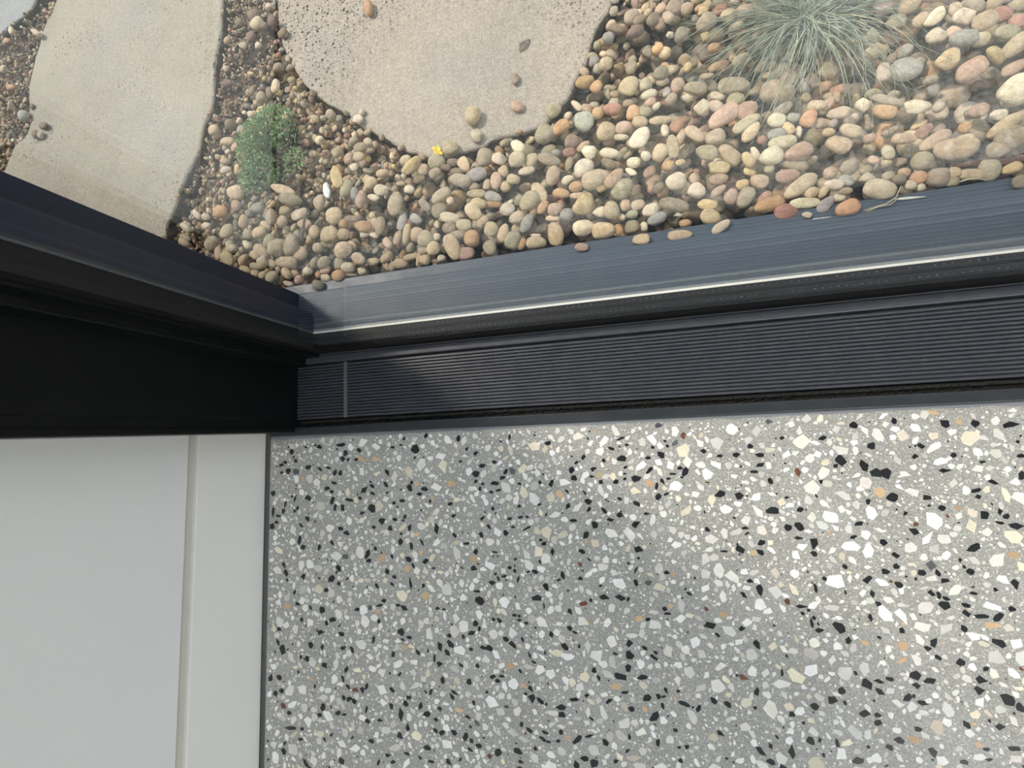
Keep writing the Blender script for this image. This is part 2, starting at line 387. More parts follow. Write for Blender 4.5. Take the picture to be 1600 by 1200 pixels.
# ceiling lamp added to brighten the room; no such source is seen
fill_lamp = empty('added_fill_light', (2.3, -2.75, 2.45))
tag(fill_lamp, 'square fill panel added on the ceiling, with white diffuser', 'fill light')
def fill_parts():
    f = box('fill_frame', -0.62, 0.62, -0.62, 0.62, -0.02, -0.0005, M_SKIRT, fill_lamp)
    m = bpy.data.materials.new('fill_diffuser'); m.use_nodes = True
    b = m.node_tree.nodes['Principled BSDF']; b.inputs['Emission Color'].default_value = (1.0, 0.97, 0.93, 1); b.inputs['Emission Strength'].default_value = 14.0
    box('added_diffuser', -0.58, 0.58, -0.58, 0.58, -0.026, -0.0201, m, fill_lamp)
fill_parts()

# ------------------------------------------------------------------ ground outside
GX0, GX1, GY0, GY1, GS = -1.30, 1.85, 0.175, 1.50, 0.002
nx = int((GX1 - GX0) / GS); ny_ = int((GY1 - GY0) / GS)
SLAB_TOP = -0.016; BED = -0.042
def smooth_closed(pts, n=6):
    out = []; m = len(pts)
    for i in range(m):
        p0, p1, p2, p3 = (np.array(pts[(i + k - 1) % m]) for k in range(4))
        for t in np.arange(n) / n:
            out.append(0.5 * ((2 * p1) + (-p0 + p2) * t + (2 * p0 - 5 * p1 + 4 * p2 - p3) * t * t + (-p0 + 3 * p1 - 3 * p2 + p3) * t ** 3))
    return np.array(out)
def px_poly(px, z): return [at(u, v, z)[:2] for u, v in px]
A_px = [(87, 0), (70, 38), (52, 101), (44, 136), (45, 168), (47, 189), (38, 214), (21, 230), (7, 264), (-14, 320), (60, 372), (150, 395), (232, 402), (257, 371), (261, 350), (276, 315), (290, 276), (310, 238), (318, 196), (329, 172), (334, 140), (336, 95), (345, 45), (347, 0), (338, -90), (300, -160), (200, -185), (115, -120)]
B_px = [(434, 0), (434.5, 41), (443, 75), (456, 101), (475, 131), (501, 154), (539, 176), (561, 195), (595, 212), (625, 229), (662, 244), (690, 247), (722, 238), (756, 229), (775, 217), (812, 208), (850, 195), (872, 169), (887, 154), (902, 124), (917, 94), (927, 56), (947, 22), (959, 0), (968, -60), (950, -140), (880, -220), (720, -255), (560, -220), (475, -120), (440, -45)]
C_px = [(55, 0), (40, 22), (18, 38), (0, 52), (-60, 85), (-130, 60), (-150, -20), (-80, -90), (20, -90), (60, -40)]
slabs = {}
for key, px in (('A', A_px), ('B', B_px), ('C', C_px)):
    slabs[key] = smooth_closed(px_poly(px, SLAB_TOP), 6)

def inside(poly, X, Y):
    X = np.asarray(X); Y = np.asarray(Y); c = np.zeros(X.shape, bool); n = len(poly); j = n - 1
    for i in range(n):
        xi, yi = poly[i]; xj, yj = poly[j]
        cond = ((yi > Y) != (yj > Y)) & (X < (xj - xi) * (Y - yi) / (yj - yi + 1e-12) + xi)
        c ^= cond; j = i
    return c

def make_slab(poly, mt, seed, label):
    bm = bmesh.new(); n = len(poly); cen = poly.mean(0)
    ring = []
    for i, p in enumerate(poly):
        d = (p - cen) / (np.linalg.norm(p - cen) + 1e-9)
        j = 0.0022 * noise.noise(Vector((p[0] * 38, p[1] * 38, seed))) + 0.0012 * noise.noise(Vector((p[0] * 130, p[1] * 130, seed)))
        ring.append((p + d * j, d))
    def lay(off, z, wob=0.0):
        return [bm.verts.new((p[0] + d[0] * (off + wob * noise.noise(Vector((p[0] * 90, p[1] * 90, z * 300)))), p[1] + d[1] * (off + wob * noise.noise(Vector((p[0] * 90, p[1] * 90, z * 300)))), z)) for p, d in ring]
    L = [lay(-0.004, SLAB_TOP), lay(-0.0012, SLAB_TOP - 0.0010, 0.001), lay(0, SLAB_TOP - 0.0030, 0.001), lay(-0.004, SLAB_TOP - 0.012, 0.003), lay(-0.006, SLAB_TOP - 0.05, 0.003)]
    bm.faces.new(L[0])
    for a, b in zip(L[:-1], L[1:]):
        for i in range(n): bm.faces.new((a[i], b[i], b[(i + 1) % n], a[(i + 1) % n]))
    bm.faces.new(L[-1][::-1])
    bmesh.ops.recalc_face_normals(bm, faces=bm.faces); bmesh.ops.triangulate(bm, faces=[f for f in bm.faces if len(f.verts) > 4])
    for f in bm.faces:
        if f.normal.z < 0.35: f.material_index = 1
    o = from_bm('stepping_slab', bm, mt); o.data.materials.append(M_SHADE_SIDE)
    return tag(o, label, 'paving slab', 'concrete stepping slabs in the gravel')
M_SHADE_SIDE = plain_mat('shaded_side_concrete', s2l(84, 76, 68), s2l(138, 130, 120), 140, 0.9)  # slab sides: shade painted in as a darker, mottled concrete colour
M_CONC_A = concrete_mat('pale_concrete', s2l(170, 164, 150), s2l(190, 184, 171), 0.72)
M_CONC_B = concrete_mat('pitted_concrete', s2l(174, 167, 156), s2l(192, 182, 167), 1.0, (tuple(at(705, 165, SLAB_TOP)), 0.125, 0.235))
M_CONC_C = concrete_mat('grey_concrete', s2l(160, 164, 166), s2l(174, 177, 178), 0.5)
make_slab(slabs['A'], M_CONC_A, 1.0, 'long pale concrete stepping slab nearest the dark jamb')
make_slab(slabs['B'], M_CONC_B, 2.0, 'large rounded concrete stepping slab with pitted rim')
make_slab(slabs['C'], M_CONC_C, 3.0, 'grey concrete slab peeking in at the top left corner')

soil_poly = np.array(px_poly([(347, -60), (345, 45), (334, 140), (318, 196), (290, 276), (274, 330), (330, 262), (372, 205), (395, 160), (428, 108), (440, 75), (432, 0), (430, -60)], -0.03))
soil_poly2 = np.array(px_poly([(-20, 55), (45, 24), (70, -40), (110, -60), (80, 10), (60, 90), (44, 150), (30, 165), (-20, 110)], -0.03))
soil_poly3 = np.array(px_poly([(20, 185), (47, 180), (45, 215), (25, 228)], -0.03))

gxs = GX0 + (np.arange(nx) + 0.5) * GS; gys = GY0 + (np.arange(ny_) + 0.5) * GS
GXX, GYY = np.meshgrid(gxs, gys, indexing='ij')
HM = np.full((nx, ny_), BED)
HM += 0.003 * np.sin(GXX * 23 + 1.0) * np.sin(GYY * 27)
SOIL = inside(soil_poly, GXX, GYY) | inside(soil_poly2, GXX, GYY) | inside(soil_poly3, GXX, GYY)
HM = np.where(SOIL, -0.029 + 0.003 * np.sin(GXX * 61) * np.sin(GYY * 53), HM)
SLABM = np.zeros_like(SOIL)
for k in slabs: SLABM |= inside(slabs[k], GXX, GYY)
def make_ground():
    bm = bmesh.new(); st = 4
    ii = list(range(0, nx, st)); jj = list(range(0, ny_, st)); vsx = {}
    k = np.ones(9) / 9; HS = HM.copy()
    for ax in (0, 1): HS = np.apply_along_axis(lambda r: np.convolve(np.pad(r, 4, mode='edge'), k, 'valid'), ax, HS)
    grid = [[bm.verts.new((GX0 + i * GS, GY0 + j * GS, HS[i, j] + 0.0025 * noise.noise(Vector((i * 0.12, j * 0.12, 0))) + 0.002 * noise.noise(Vector((i * 0.4, j * 0.4, 3))))) for j in jj] for i in ii]
    for a in range(len(ii) - 1):
        for b in range(len(jj) - 1): bm.faces.new((grid[a][b], grid[a + 1][b], grid[a + 1][b + 1], grid[a][b + 1]))
    return from_bm('ground', bm, M_SOIL, None, True)
tag(make_ground(), 'dark brown soil under the gravel and slabs', kind='structure')
def wide_ground():
    bm = bmesh.new()
    x0, x1, y0, y1 = -9, 10, P_ledge[1] + 0.0002, 12
    a = (GX0 + 0.004, GX1 - 0.012, GY1 - 0.012)
    def q(*p): bm.faces.new([bm.verts.new((x, y, -0.046)) for x, y in p])
    q((x0, y0), (a[0], y0), (a[0], a[2]), (x0, a[2])); q((a[1], y0), (x1, y0), (x1, a[2]), (a[1], a[2])); q((x0, a[2]), (x1, a[2]), (x1, y1), (x0, y1))
    return from_bm('garden_ground', bm, M_SOIL)
tag(wide_ground(), 'brown garden soil further out', kind='structure')
HM = np.where(SLABM, SLAB_TOP, HM)
# keep the ledge itself in the height map
HM = np.where(GYY < P_ledge[1], -0.0046, HM); HM = np.where(GYY < P_out[1], 0.0, HM)

# ------------------------------------------------------------------ pebbles
PAL = {'t': (190, 170, 140), 'g': (156, 146, 126), 'w': (222, 210, 188), 'o': (194, 148, 104), 'p': (188, 156, 138), 'b': (146, 149, 150),
       'r': (156, 106, 94), 'k': (112, 96, 84), 'y': (210, 186, 134), 'm': (172, 182, 170)}
WORD = {'t': 'tan', 'g': 'khaki grey', 'w': 'cream', 'o': 'orange', 'p': 'pinkish', 'b': 'blue grey', 'r': 'reddish', 'k': 'dark brown', 'y': 'yellowish', 'm': 'pale mint'}

def pebble_mesh(seed, sub, angular):
    bm = bmesh.new(); bmesh.ops.create_icosphere(bm, subdivisions=sub, radius=1.0)
    r = random.Random(seed); off = Vector((r.uniform(-50, 50), r.uniform(-50, 50), r.uniform(-50, 50)))
    planes = [(Vector((r.gauss(0, 1), r.gauss(0, 1), r.gauss(0, 1))).normalized(), r.uniform(0.62, 0.85)) for _ in range(7 if angular else 0)]
    sk = r.uniform(-0.22, 0.22); e = r.uniform(0.82, 1.0)
    for v in bm.verts:
        c = v.co.copy()
        d = c.normalized()
        s = 1 + 0.13 * noise.noise(d * 1.1 + off) + 0.05 * noise.noise(d * 2.6 + off) + (0.05 * noise.noise(d * 5.5 + off) if angular else 0)
        c = d * s
        c = Vector([math.copysign(abs(q) ** e, q) for q in c])
        c.y *= 1 + sk * c.x
        for n, h in planes:
            k = c.dot(n) - h
            if k > 0: c -= n * k * 0.9
        v.co = c
    me = bpy.data.meshes.new('pebble_shape'); bm.to_mesh(me); bm.free()
    me.polygons.foreach_set('use_smooth', [True] * len(me.polygons))
    return me
HI = [pebble_mesh(k, 3, False) for k in range(18)] + [pebble_mesh(100 + k, 3, True) for k in range(10)]
LO = [pebble_mesh(k, 2, False) for k in range(18)] + [pebble_mesh(100 + k, 2, True) for k in range(10)]
for me in HI: me.materials.append(M_PEB_O)
LOV = []
for me in LO:
    co = np.empty(len(me.vertices) * 3); me.vertices.foreach_get('co', co); co = co.reshape(-1, 3)
    tr = np.empty(len(me.polygons) * 3, int); me.polygons.foreach_get('vertices', tr); LOV.append((co, tr.reshape(-1, 3)))

class Peb: pass
PEBS = []
IDM = np.full((nx, ny_), -1)
def rot_matrix(heading, tilt, tdir):
    cz, sz = math.cos(heading), math.sin(heading)
    Rz = np.array([[cz, -sz, 0], [sz, cz, 0], [0, 0, 1]])
    ax = np.array([math.cos(tdir), math.sin(tdir), 0]); c, s = math.cos(tilt), math.sin(tilt)
    K = np.array([[0, 0, ax[1]], [0, 0, -ax[0]], [-ax[1], ax[0], 0]])
    Rt = np.eye(3) + s * K + (1 - c) * (K @ K)
    return Rt @ Rz
def footprint(x, y, a, b, c, Rm):
    """cells under the stone with its lower and upper surface relative to its centre"""
    A = Rm @ np.diag([1 / a ** 2, 1 / b ** 2, 1 / c ** 2]) @ Rm.T
    ext = max(a, b, c)
    i0, i1 = int((x - ext - GX0) / GS), int((x + ext - GX0) / GS) + 1; j0, j1 = int((y - ext - GY0) / GS), int((y + ext - GY0) / GS) + 1
    if i0 < 0 or j0 < 0 or i1 >= nx or j1 >= ny_: return None
    dx = gxs[i0:i1, None] - x; dy = gys[None, j0:j1] - y
    B = A[0, 2] * dx + A[1, 2] * dy; Cq = A[0, 0] * dx * dx + 2 * A[0, 1] * dx * dy + A[1, 1] * dy * dy - 1
    D = B * B - A[2, 2] * Cq; ok = D > 0
    if not ok.any(): return None
    sq = np.sqrt(np.where(ok, D, 0))
    return i0, i1, j0, j1, ok, (-B - sq) / A[2, 2], (-B + sq) / A[2, 2]
def rest(fp):
    i0, i1, j0, j1, ok, lo, hi = fp
    return np.where(ok, HM[i0:i1, j0:j1] - lo, -9).max()
def commit(x, y, z, a, b, c, Rm, fp, code, shape, hand=False, jit=None):
    global HM
    i0, i1, j0, j1, ok, lo, hi = fp
    up = np.where(ok, z + hi, -9); sub = HM[i0:i1, j0:j1]; better = up > sub
    HM[i0:i1, j0:j1] = np.where(better, up, sub)
    p = Peb(); p.x, p.y, p.z, p.a, p.b, p.c, p.R, p.code, p.shape, p.hand = x, y, z, a, b, c, Rm, code, shape, hand
    base = np.array(PAL[code], float) * 0.60 + np.array([170, 157, 135]) * 0.40; base = base * 1.06; j = jit if jit is not None else 0.09
    col = base * (1 + rng.normal(0, j)) + rng.normal(0, 2, 3); p.col = s2l(*np.clip(col, 20, 245))
    IDM[i0:i1, j0:j1] = np.where(better, len(PEBS), IDM[i0:i1, j0:j1]); PEBS.append(p); return p

def size_at(x, y):
    t = np.clip((x + 0.15) / 0.9, 0, 1); return 0.62 + 0.55 * t
def soil_at(x, y):
    i, j = int((x - GX0) / GS), int((y - GY0) / GS); return SOIL[i, j]
def slab_at(x, y):
    i, j = int((x - GX0) / GS), int((y - GY0) / GS); return SLABM[i, j]
CODES = list('tgwopbrky'); WT = np.array([.30, .24, .10, .06, .09, .06, .04, .08, .03]); WT /= WT.sum()
WT_DARK = np.array([.20, .25, .06, .05, .10, .06, .05, .21, .02]); WT_DARK /= WT_DARK.sum()

PLANT = np.array(px_poly([(392, 215), (420, 192), (462, 190), (470, 225), (452, 250), (440, 285), (415, 300), (392, 290), (384, 250)], -0.02))
def plant_at(x, y): return bool(inside(PLANT, np.array([x]), np.array([y]))[0])
def in_frame(x, y, m=250):
    u, v, d = project((x, y, -0.02)); return -m < u < 1600 + m and -m < v and v < 270 + 0.418 * u + 90
def drop(n, smin, smax, ztop, wts, tries=5, pen=0.0015, tiltmax=0.5, margin=250, region=(GX0 + .03, GX1 - .03, 0.206, GY1 - .03)):
    done = 0
    for _ in range(n):
        best = None
        L = rng.uniform(smin, smax)
        for k in range(tries):
            x = rng.uniform(region[0], region[1]); y = rng.uniform(region[2], region[3])
            if slab_at(x, y): continue
            if margin is not None and not in_frame(x, y, margin): continue
            if soil_at(x, y) and rng.random() < 0.90: continue
            if plant_at(x, y): continue
            s = size_at(x, y); a = 0.5 * L * s; b = a * rng.uniform(0.58, 0.92); c = b * rng.uniform(0.48, 0.8)
            if soil_at(x, y): a *= 0.6; b *= 0.6; c *= 0.6
            Rm = rot_matrix(rng.uniform(0, 6.28), rng.normal(0, tiltmax * 0.6), rng.uniform(0, 6.28))
            if y - b < P_ledge[1]: y = P_ledge[1] + b * rng.uniform(0.7, 1.3)
            fp = footprint(x, y, a, b, c, Rm)
            if fp is None: continue
            z = rest(fp) - pen
            if best is None or z + fp[6][fp[4]].max() < best[0]: best = (z + fp[6][fp[4]].max(), x, y, z, a, b, c, Rm, fp)
        if best is None or best[0] > ztop: continue
        _, x, y, z, a, b, c, Rm, fp = best
        u, v, dpt = project((x, y, z)); dark = dpt > 0 and x < 1.0 and (u < 330 + 60 * math.sin(v * .05) or soil_at(x, y) or (v < 190 and u < 640))
        code = rng.choice(CODES, p=WT_DARK if dark else wts)
        commit(x, y, z, a, b, c, Rm, fp, code, int(rng.integers(0, 18)) if rng.random() < 0.72 else int(rng.integers(18, 28))); done += 1
    return done
# lower layer
drop(6800, 0.015, 0.026, -0.018, WT_DARK, 8, 0.002, 0.4)

# the stones one can recognise in the photograph: crop origin, crop scale, (x, y, length, width, angle, colour)
HAND = [
 (250, 280, 5.0, """960,85,160,70,-15,t 1020,160,160,85,-5,g 590,105,130,95,0,t 765,225,90,75,10,b 595,205,90,75,-60,p 475,255,110,90,0,o 1245,185,120,80,90,g
 1455,75,140,60,65,g 1475,120,110,40,60,k 1520,110,90,55,85,b 1570,160,120,75,80,p 980,245,90,70,5,t 1090,270,140,75,25,w 870,295,130,75,95,g 955,330,90,75,60,t 1360,285,130,110,30,t
 290,280,80,45,-45,w 360,295,60,50,0,w 360,362,75,60,0,w 205,380,90,55,-40,w 525,405,120,75,75,t 690,430,75,70,0,g 775,415,110,75,20,t 830,360,85,60,-30,p 655,330,110,60,85,t
 910,535,140,110,80,g 1025,510,160,110,95,g 860,490,110,90,30,g 1330,435,140,120,0,t 1430,550,130,110,20,t 1440,430,80,80,0,t 1400,660,90,75,80,g 1550,620,110,75,-30,t 1095,580,110,90,40,t
 990,650,170,85,-5,t 1280,650,110,70,40,g 1210,650,100,55,60,g 405,500,120,70,55,g 190,495,90,55,-30,t 205,455,85,45,-35,g 460,580,110,60,-70,t 530,620,130,90,-45,t 650,630,100,55,40,t
 560,545,75,60,10,w 680,515,80,60,-35,w 795,560,120,80,-35,t 800,650,90,75,-60,g 870,660,90,60,-20,t 755,680,100,55,-5,g 670,705,85,50,-20,t 745,735,75,55,-20,t 875,765,105,90,20,g
 810,750,70,55,20,t 990,735,110,70,-50,t 1050,740,70,70,0,t 945,785,80,35,70,t 1000,815,80,45,-10,w 1090,785,75,65,90,p 1235,830,75,75,0,g 1295,770,85,60,-5,w 1390,755,95,85,0,o
 1290,710,80,55,20,p 1240,745,60,70,60,o 1470,690,100,80,-10,w 1155,720,65,60,0,w 1495,748,100,25,-3,k 740,590,80,60,-30,t 1235,535,75,75,0,g 1205,410,100,75,90,t 1130,350,110,80,-20,t
 1435,350,75,65,70,o 1500,510,70,50,-40,t"""),
 (520, 220, 5.0, """605,200,200,80,48,y 815,165,120,95,0,g 920,55,120,105,0,t 1025,185,120,85,-60,t 1120,265,165,95,0,b 1000,310,150,90,-8,g 1185,130,150,110,85,g 1305,140,120,110,0,w
 1445,45,110,90,-50,w 1440,145,130,110,10,w 1555,150,120,90,55,t 1335,240,90,80,-60,t 1275,310,120,80,85,p 1205,340,90,60,85,t 1410,300,100,75,-10,t 1350,355,85,80,60,t 1515,235,130,60,10,w
 300,330,90,90,0,t 380,385,110,80,-5,w 320,445,105,55,-8,w 220,460,140,75,85,p 170,415,90,60,80,b 105,365,120,60,65,g 490,490,180,105,75,g 595,380,90,80,-20,w 545,630,150,65,82,b
 650,610,100,70,-30,b 700,225,95,85,0,t 675,300,90,60,10,k 850,430,170,90,35,g 920,470,75,65,15,w 830,540,120,95,35,g 720,505,110,65,-45,g 1120,415,140,65,0,t 1105,360,90,60,0,g
 1140,490,120,80,-10,t 1100,555,150,110,-45,t 1255,440,130,75,-15,b 1260,495,120,50,0,o 1365,535,110,100,0,w 1540,470,180,120,50,g 1440,600,120,90,10,g 1515,645,150,75,65,b 920,600,165,75,-5,w
 910,680,110,100,0,g 1025,660,115,90,-10,g 980,735,130,65,5,g 1085,760,115,110,90,o 1175,635,110,80,60,t 1235,690,110,95,60,t 1335,720,140,80,75,t 1410,775,150,110,70,g 1230,835,110,100,-70,g
 1475,805,100,60,60,o 1570,795,120,85,5,t 935,830,190,110,-65,t 1040,880,130,95,10,p 725,770,130,105,55,g 785,840,100,95,30,t 705,860,80,60,0,t 655,735,120,95,45,p 810,755,75,65,90,w
 530,960,110,75,0,t 420,910,110,80,30,t 620,905,130,50,15,t 670,930,110,35,80,t 715,930,80,75,0,t 850,915,65,50,0,w 200,920,110,80,-35,t 80,850,130,110,20,t 45,965,100,65,70,g 120,990,100,80,-10,w
 430,800,100,65,-50,p 510,760,120,60,65,g 575,730,160,50,80,t 370,665,130,65,75,t 320,655,110,75,60,p 240,670,120,85,-10,o 250,725,80,65,0,w 85,730,85,80,0,t 320,735,80,55,-20,w 160,610,130,50,0,k
 30,280,170,90,-70,y 220,55,90,70,10,t 205,125,90,70,0,t 35,90,90,65,30,g 125,140,90,65,40,t 170,200,80,55,60,w 390,255,110,60,5,t 570,150,80,70,0,t 310,945,100,60,10,t 230,1020,60,40,20,t
 800,250,100,65,30,g 970,245,100,60,0,k 885,210,80,50,-10,k 940,170,100,60,0,k 795,940,80,30,0,k"""),
 (820, 150, 5.0, """225,110,120,100,20,g 405,75,105,50,-45,w 495,105,80,70,-60,t 460,195,160,145,-45,m 285,245,140,95,35,o 570,135,85,80,0,o 680,105,140,80,0,r 845,130,110,100,90,o 640,280,150,150,0,t
 775,245,120,80,0,p 755,322,115,45,0,w 900,200,120,75,-5,t 900,325,190,120,60,w 150,300,150,120,50,g 370,360,115,95,0,k 460,395,120,60,40,t 500,440,120,105,30,w 350,440,110,70,20,r 660,448,140,75,-10,w
 190,500,190,90,-20,g 465,570,160,140,10,w 345,530,110,55,75,g 220,625,150,95,75,t 335,655,100,60,20,w 555,650,210,120,20,t 700,640,180,90,50,p 765,730,190,140,40,g 595,715,110,80,30,y
 870,735,100,75,70,k 830,595,110,55,-30,w 975,595,110,75,50,r 850,520,110,75,0,w 655,530,120,70,-25,k 1055,450,140,105,60,t 1155,395,170,90,-80,t 950,465,90,80,30,w 910,420,65,60,0,w 1120,545,100,80,0,o
 1220,515,100,50,35,y 1060,190,180,60,5,t 1095,260,120,70,-75,w 1195,230,120,90,35,r 1220,320,130,65,70,t 1330,295,160,85,-35,t 1485,325,160,110,20,t 1420,440,170,110,-20,g 1390,85,140,130,0,w
 1500,80,130,75,-15,w 1515,560,200,100,-5,y 1185,665,160,130,50,w 1240,710,100,85,30,t 1345,740,125,110,-30,w 1515,740,140,70,40,p 1515,650,150,80,10,p 1430,850,150,80,-8,y 1170,850,230,100,-5,g
 990,895,140,110,30,w 1030,960,150,75,20,b 1455,945,160,115,-15,t 1255,995,100,60,5,o 1535,1020,160,70,35,w 1215,1085,180,70,5,t 905,1120,130,75,0,t 445,1180,100,60,0,p 470,850,210,130,35,y
 590,905,130,85,15,w 675,890,130,120,90,g 325,925,110,90,10,b 460,1030,165,110,8,w 615,1050,175,115,0,t 730,1045,80,75,-45,o 240,1080,170,120,105,t 90,1145,160,85,0,t 85,1090,80,30,0,w 840,1025,115,95,0,g
 930,1020,70,65,90,w 760,945,70,60,0,y 885,850,110,75,20,t 785,850,90,80,90,p 835,925,100,65,10,g 235,885,110,90,20,p 220,955,110,50,0,t 140,870,120,75,40,o 285,760,130,70,-10,o 400,710,110,80,0,o
 415,780,120,55,0,t 115,755,170,100,-60,t 30,985,120,60,75,g 1045,720,110,70,40,k 1200,930,70,40,0,w"""),
 (1100, 120, 5.0, """235,65,230,105,0,g 95,150,130,65,-10,w 95,230,130,80,-15,w 245,185,140,105,10,g 575,120,260,160,-8,g 150,310,270,120,35,p 340,265,170,130,30,p 330,365,230,80,30,g 365,430,170,85,50,t
 195,610,190,115,-40,t 570,340,140,100,0,w 700,320,110,70,-5,b 570,450,150,80,10,b 455,495,80,65,0,r 610,510,210,85,5,g 655,405,110,80,-50,y 740,430,90,60,90,w 820,325,140,105,60,o 905,365,130,80,5,p
 1010,365,80,65,50,b 1055,285,170,85,0,w 885,225,150,75,5,t 970,210,140,70,50,p 620,250,160,75,35,g 1245,225,130,120,0,w 1185,310,60,55,-40,w 1145,420,170,95,-15,t 975,435,100,60,-5,t 1435,185,250,65,-12,g
 1410,270,170,95,-15,o 400,600,110,60,-65,w 345,645,120,80,-55,y 525,620,190,130,15,w 735,590,230,120,20,p 700,680,220,110,-20,g 510,720,80,65,0,g 655,775,190,100,15,p 355,745,130,60,-15,y
 430,815,140,110,-35,p 305,840,115,70,20,y 215,935,120,105,70,p 325,945,170,110,60,g 750,855,310,110,37,t 510,1000,260,100,20,o 470,950,150,80,50,r 640,1060,190,130,0,r 790,985,230,80,5,w
 950,1000,160,90,45,b 810,1080,85,50,0,w 1115,1030,190,110,20,o 1060,945,95,60,0,w 1105,895,120,60,10,t 935,900,110,60,60,t 840,905,110,80,30,t 1015,840,150,80,0,w 1110,810,120,85,-30,b 1375,880,240,140,-10,w
 1275,795,125,90,0,w 985,755,110,95,20,t 1440,780,100,80,0,g 1525,805,110,80,0,k 1565,750,110,70,20,o 1050,530,190,110,-20,t 1290,485,100,70,10,p"""),
 (1340, 0, 3.87, """145,45,120,110,0,w 310,35,140,80,25,t 235,130,120,75,10,g 475,100,170,70,40,w 380,120,110,65,45,p 650,105,150,100,10,w 870,90,120,95,0,r 965,135,110,70,10,r 770,125,150,100,30,t 905,200,150,90,0,g
 585,200,100,70,-20,p 640,230,170,80,0,b 480,215,130,90,15,w 740,240,120,75,0,t 295,420,190,120,0,b 155,435,105,85,90,w 95,315,150,75,25,t 555,360,170,100,25,y 690,420,190,110,35,p 835,330,140,60,-20,y
 945,410,150,65,30,p 965,535,210,150,50,w 960,270,170,90,50,t 350,645,180,85,5,w 730,670,110,90,0,p 850,695,110,70,30,w 890,760,270,75,35,t 870,890,180,110,35,g 930,830,170,130,30,g 590,900,250,110,0,t
 470,850,200,80,30,p 390,975,130,130,0,g 280,840,150,60,0,p 480,1075,140,105,0,g 585,1050,90,90,0,t 695,1055,160,65,-5,t 795,1030,130,120,90,g 930,1020,130,60,20,y 985,1100,100,90,20,g 570,1100,95,60,10,g
 370,1075,100,75,-15,o 315,1120,90,70,0,w 380,1135,60,45,0,w 250,1085,80,65,0,k"""),
 (880, 0, 5.0, """865,55,115,110,80,g 965,70,120,75,30,t 1105,65,170,65,60,y 1225,80,120,90,10,r 1295,120,120,110,40,t 1420,90,150,90,15,p 1365,195,95,90,60,w 1115,175,160,110,45,g 925,275,120,95,60,g 835,270,85,55,35,w
 820,140,100,80,-20,w 700,155,100,100,0,k 560,250,150,75,30,k 600,155,120,60,30,k 760,75,100,65,40,p 1115,280,100,90,-60,y 1200,280,120,90,0,k 335,500,100,100,0,t 350,295,90,75,0,b 420,225,120,60,-25,k
 245,480,80,80,0,b 270,535,80,70,80,b 170,640,140,85,10,o 260,675,100,80,55,o 515,670,150,120,55,t 635,670,110,90,30,w 670,740,130,65,15,w 765,570,110,100,60,g 1030,690,180,85,0,g 980,760,110,75,-10,w
 1120,595,110,45,0,t 510,810,90,60,0,t 680,805,100,65,20,p 845,775,100,75,45,t 640,875,100,65,10,g 730,830,75,45,45,w 1390,470,150,80,30,g 975,525,80,60,55,y 1180,370,100,60,15,o 1190,520,120,60,30,o
 530,530,100,80,80,g 660,410,90,70,-40,g"""),
 (330, 0, 4.283, """388,38,45,40,0,w 305,160,90,60,40,t 350,175,60,45,0,k 410,145,70,60,30,k 190,150,45,45,0,k 285,105,70,70,0,k 270,245,70,50,40,k 110,270,50,45,30,t 213,305,50,40,-10,w 313,305,50,45,60,w
 430,575,90,45,80,w 335,655,70,55,30,g 390,620,70,40,90,k 445,450,60,55,0,g 265,492,45,22,0,y 98,460,40,35,0,w 105,560,80,45,0,k 275,600,60,30,70,k 365,765,110,95,30,y 290,820,95,80,-15,y 255,885,90,65,20,o
 205,870,65,50,80,b 265,765,45,40,0,w 222,755,30,30,0,w 190,805,40,30,90,w 130,835,70,60,30,k 20,870,60,60,0,t 115,950,90,55,0,t 180,980,100,50,25,p 110,1015,45,35,0,w 220,1060,80,75,-40,t 178,1130,80,35,75,y
 95,1080,60,45,0,t 100,1135,70,50,20,w 220,1150,70,60,70,k 485,220,55,45,90,k"""),
 (430, 0, 3.019, """440,40,65,40,105,o 930,545,75,60,80,t 950,640,60,55,0,w 1140,502,60,45,-15,p 1133,370,50,35,100,k 387,560,45,45,0,w 408,530,30,25,80,w"""),
 (0, 0, 5.0, """335,980,75,50,-10,k 320,1050,60,35,80,w 280,1050,60,45,80,k 250,830,40,25,90,k 285,255,65,50,-30,w 90,240,60,30,-70,w 55,320,60,40,-10,o 185,905,70,60,30,b 25,540,50,45,0,t 90,685,60,40,0,o"""),
]
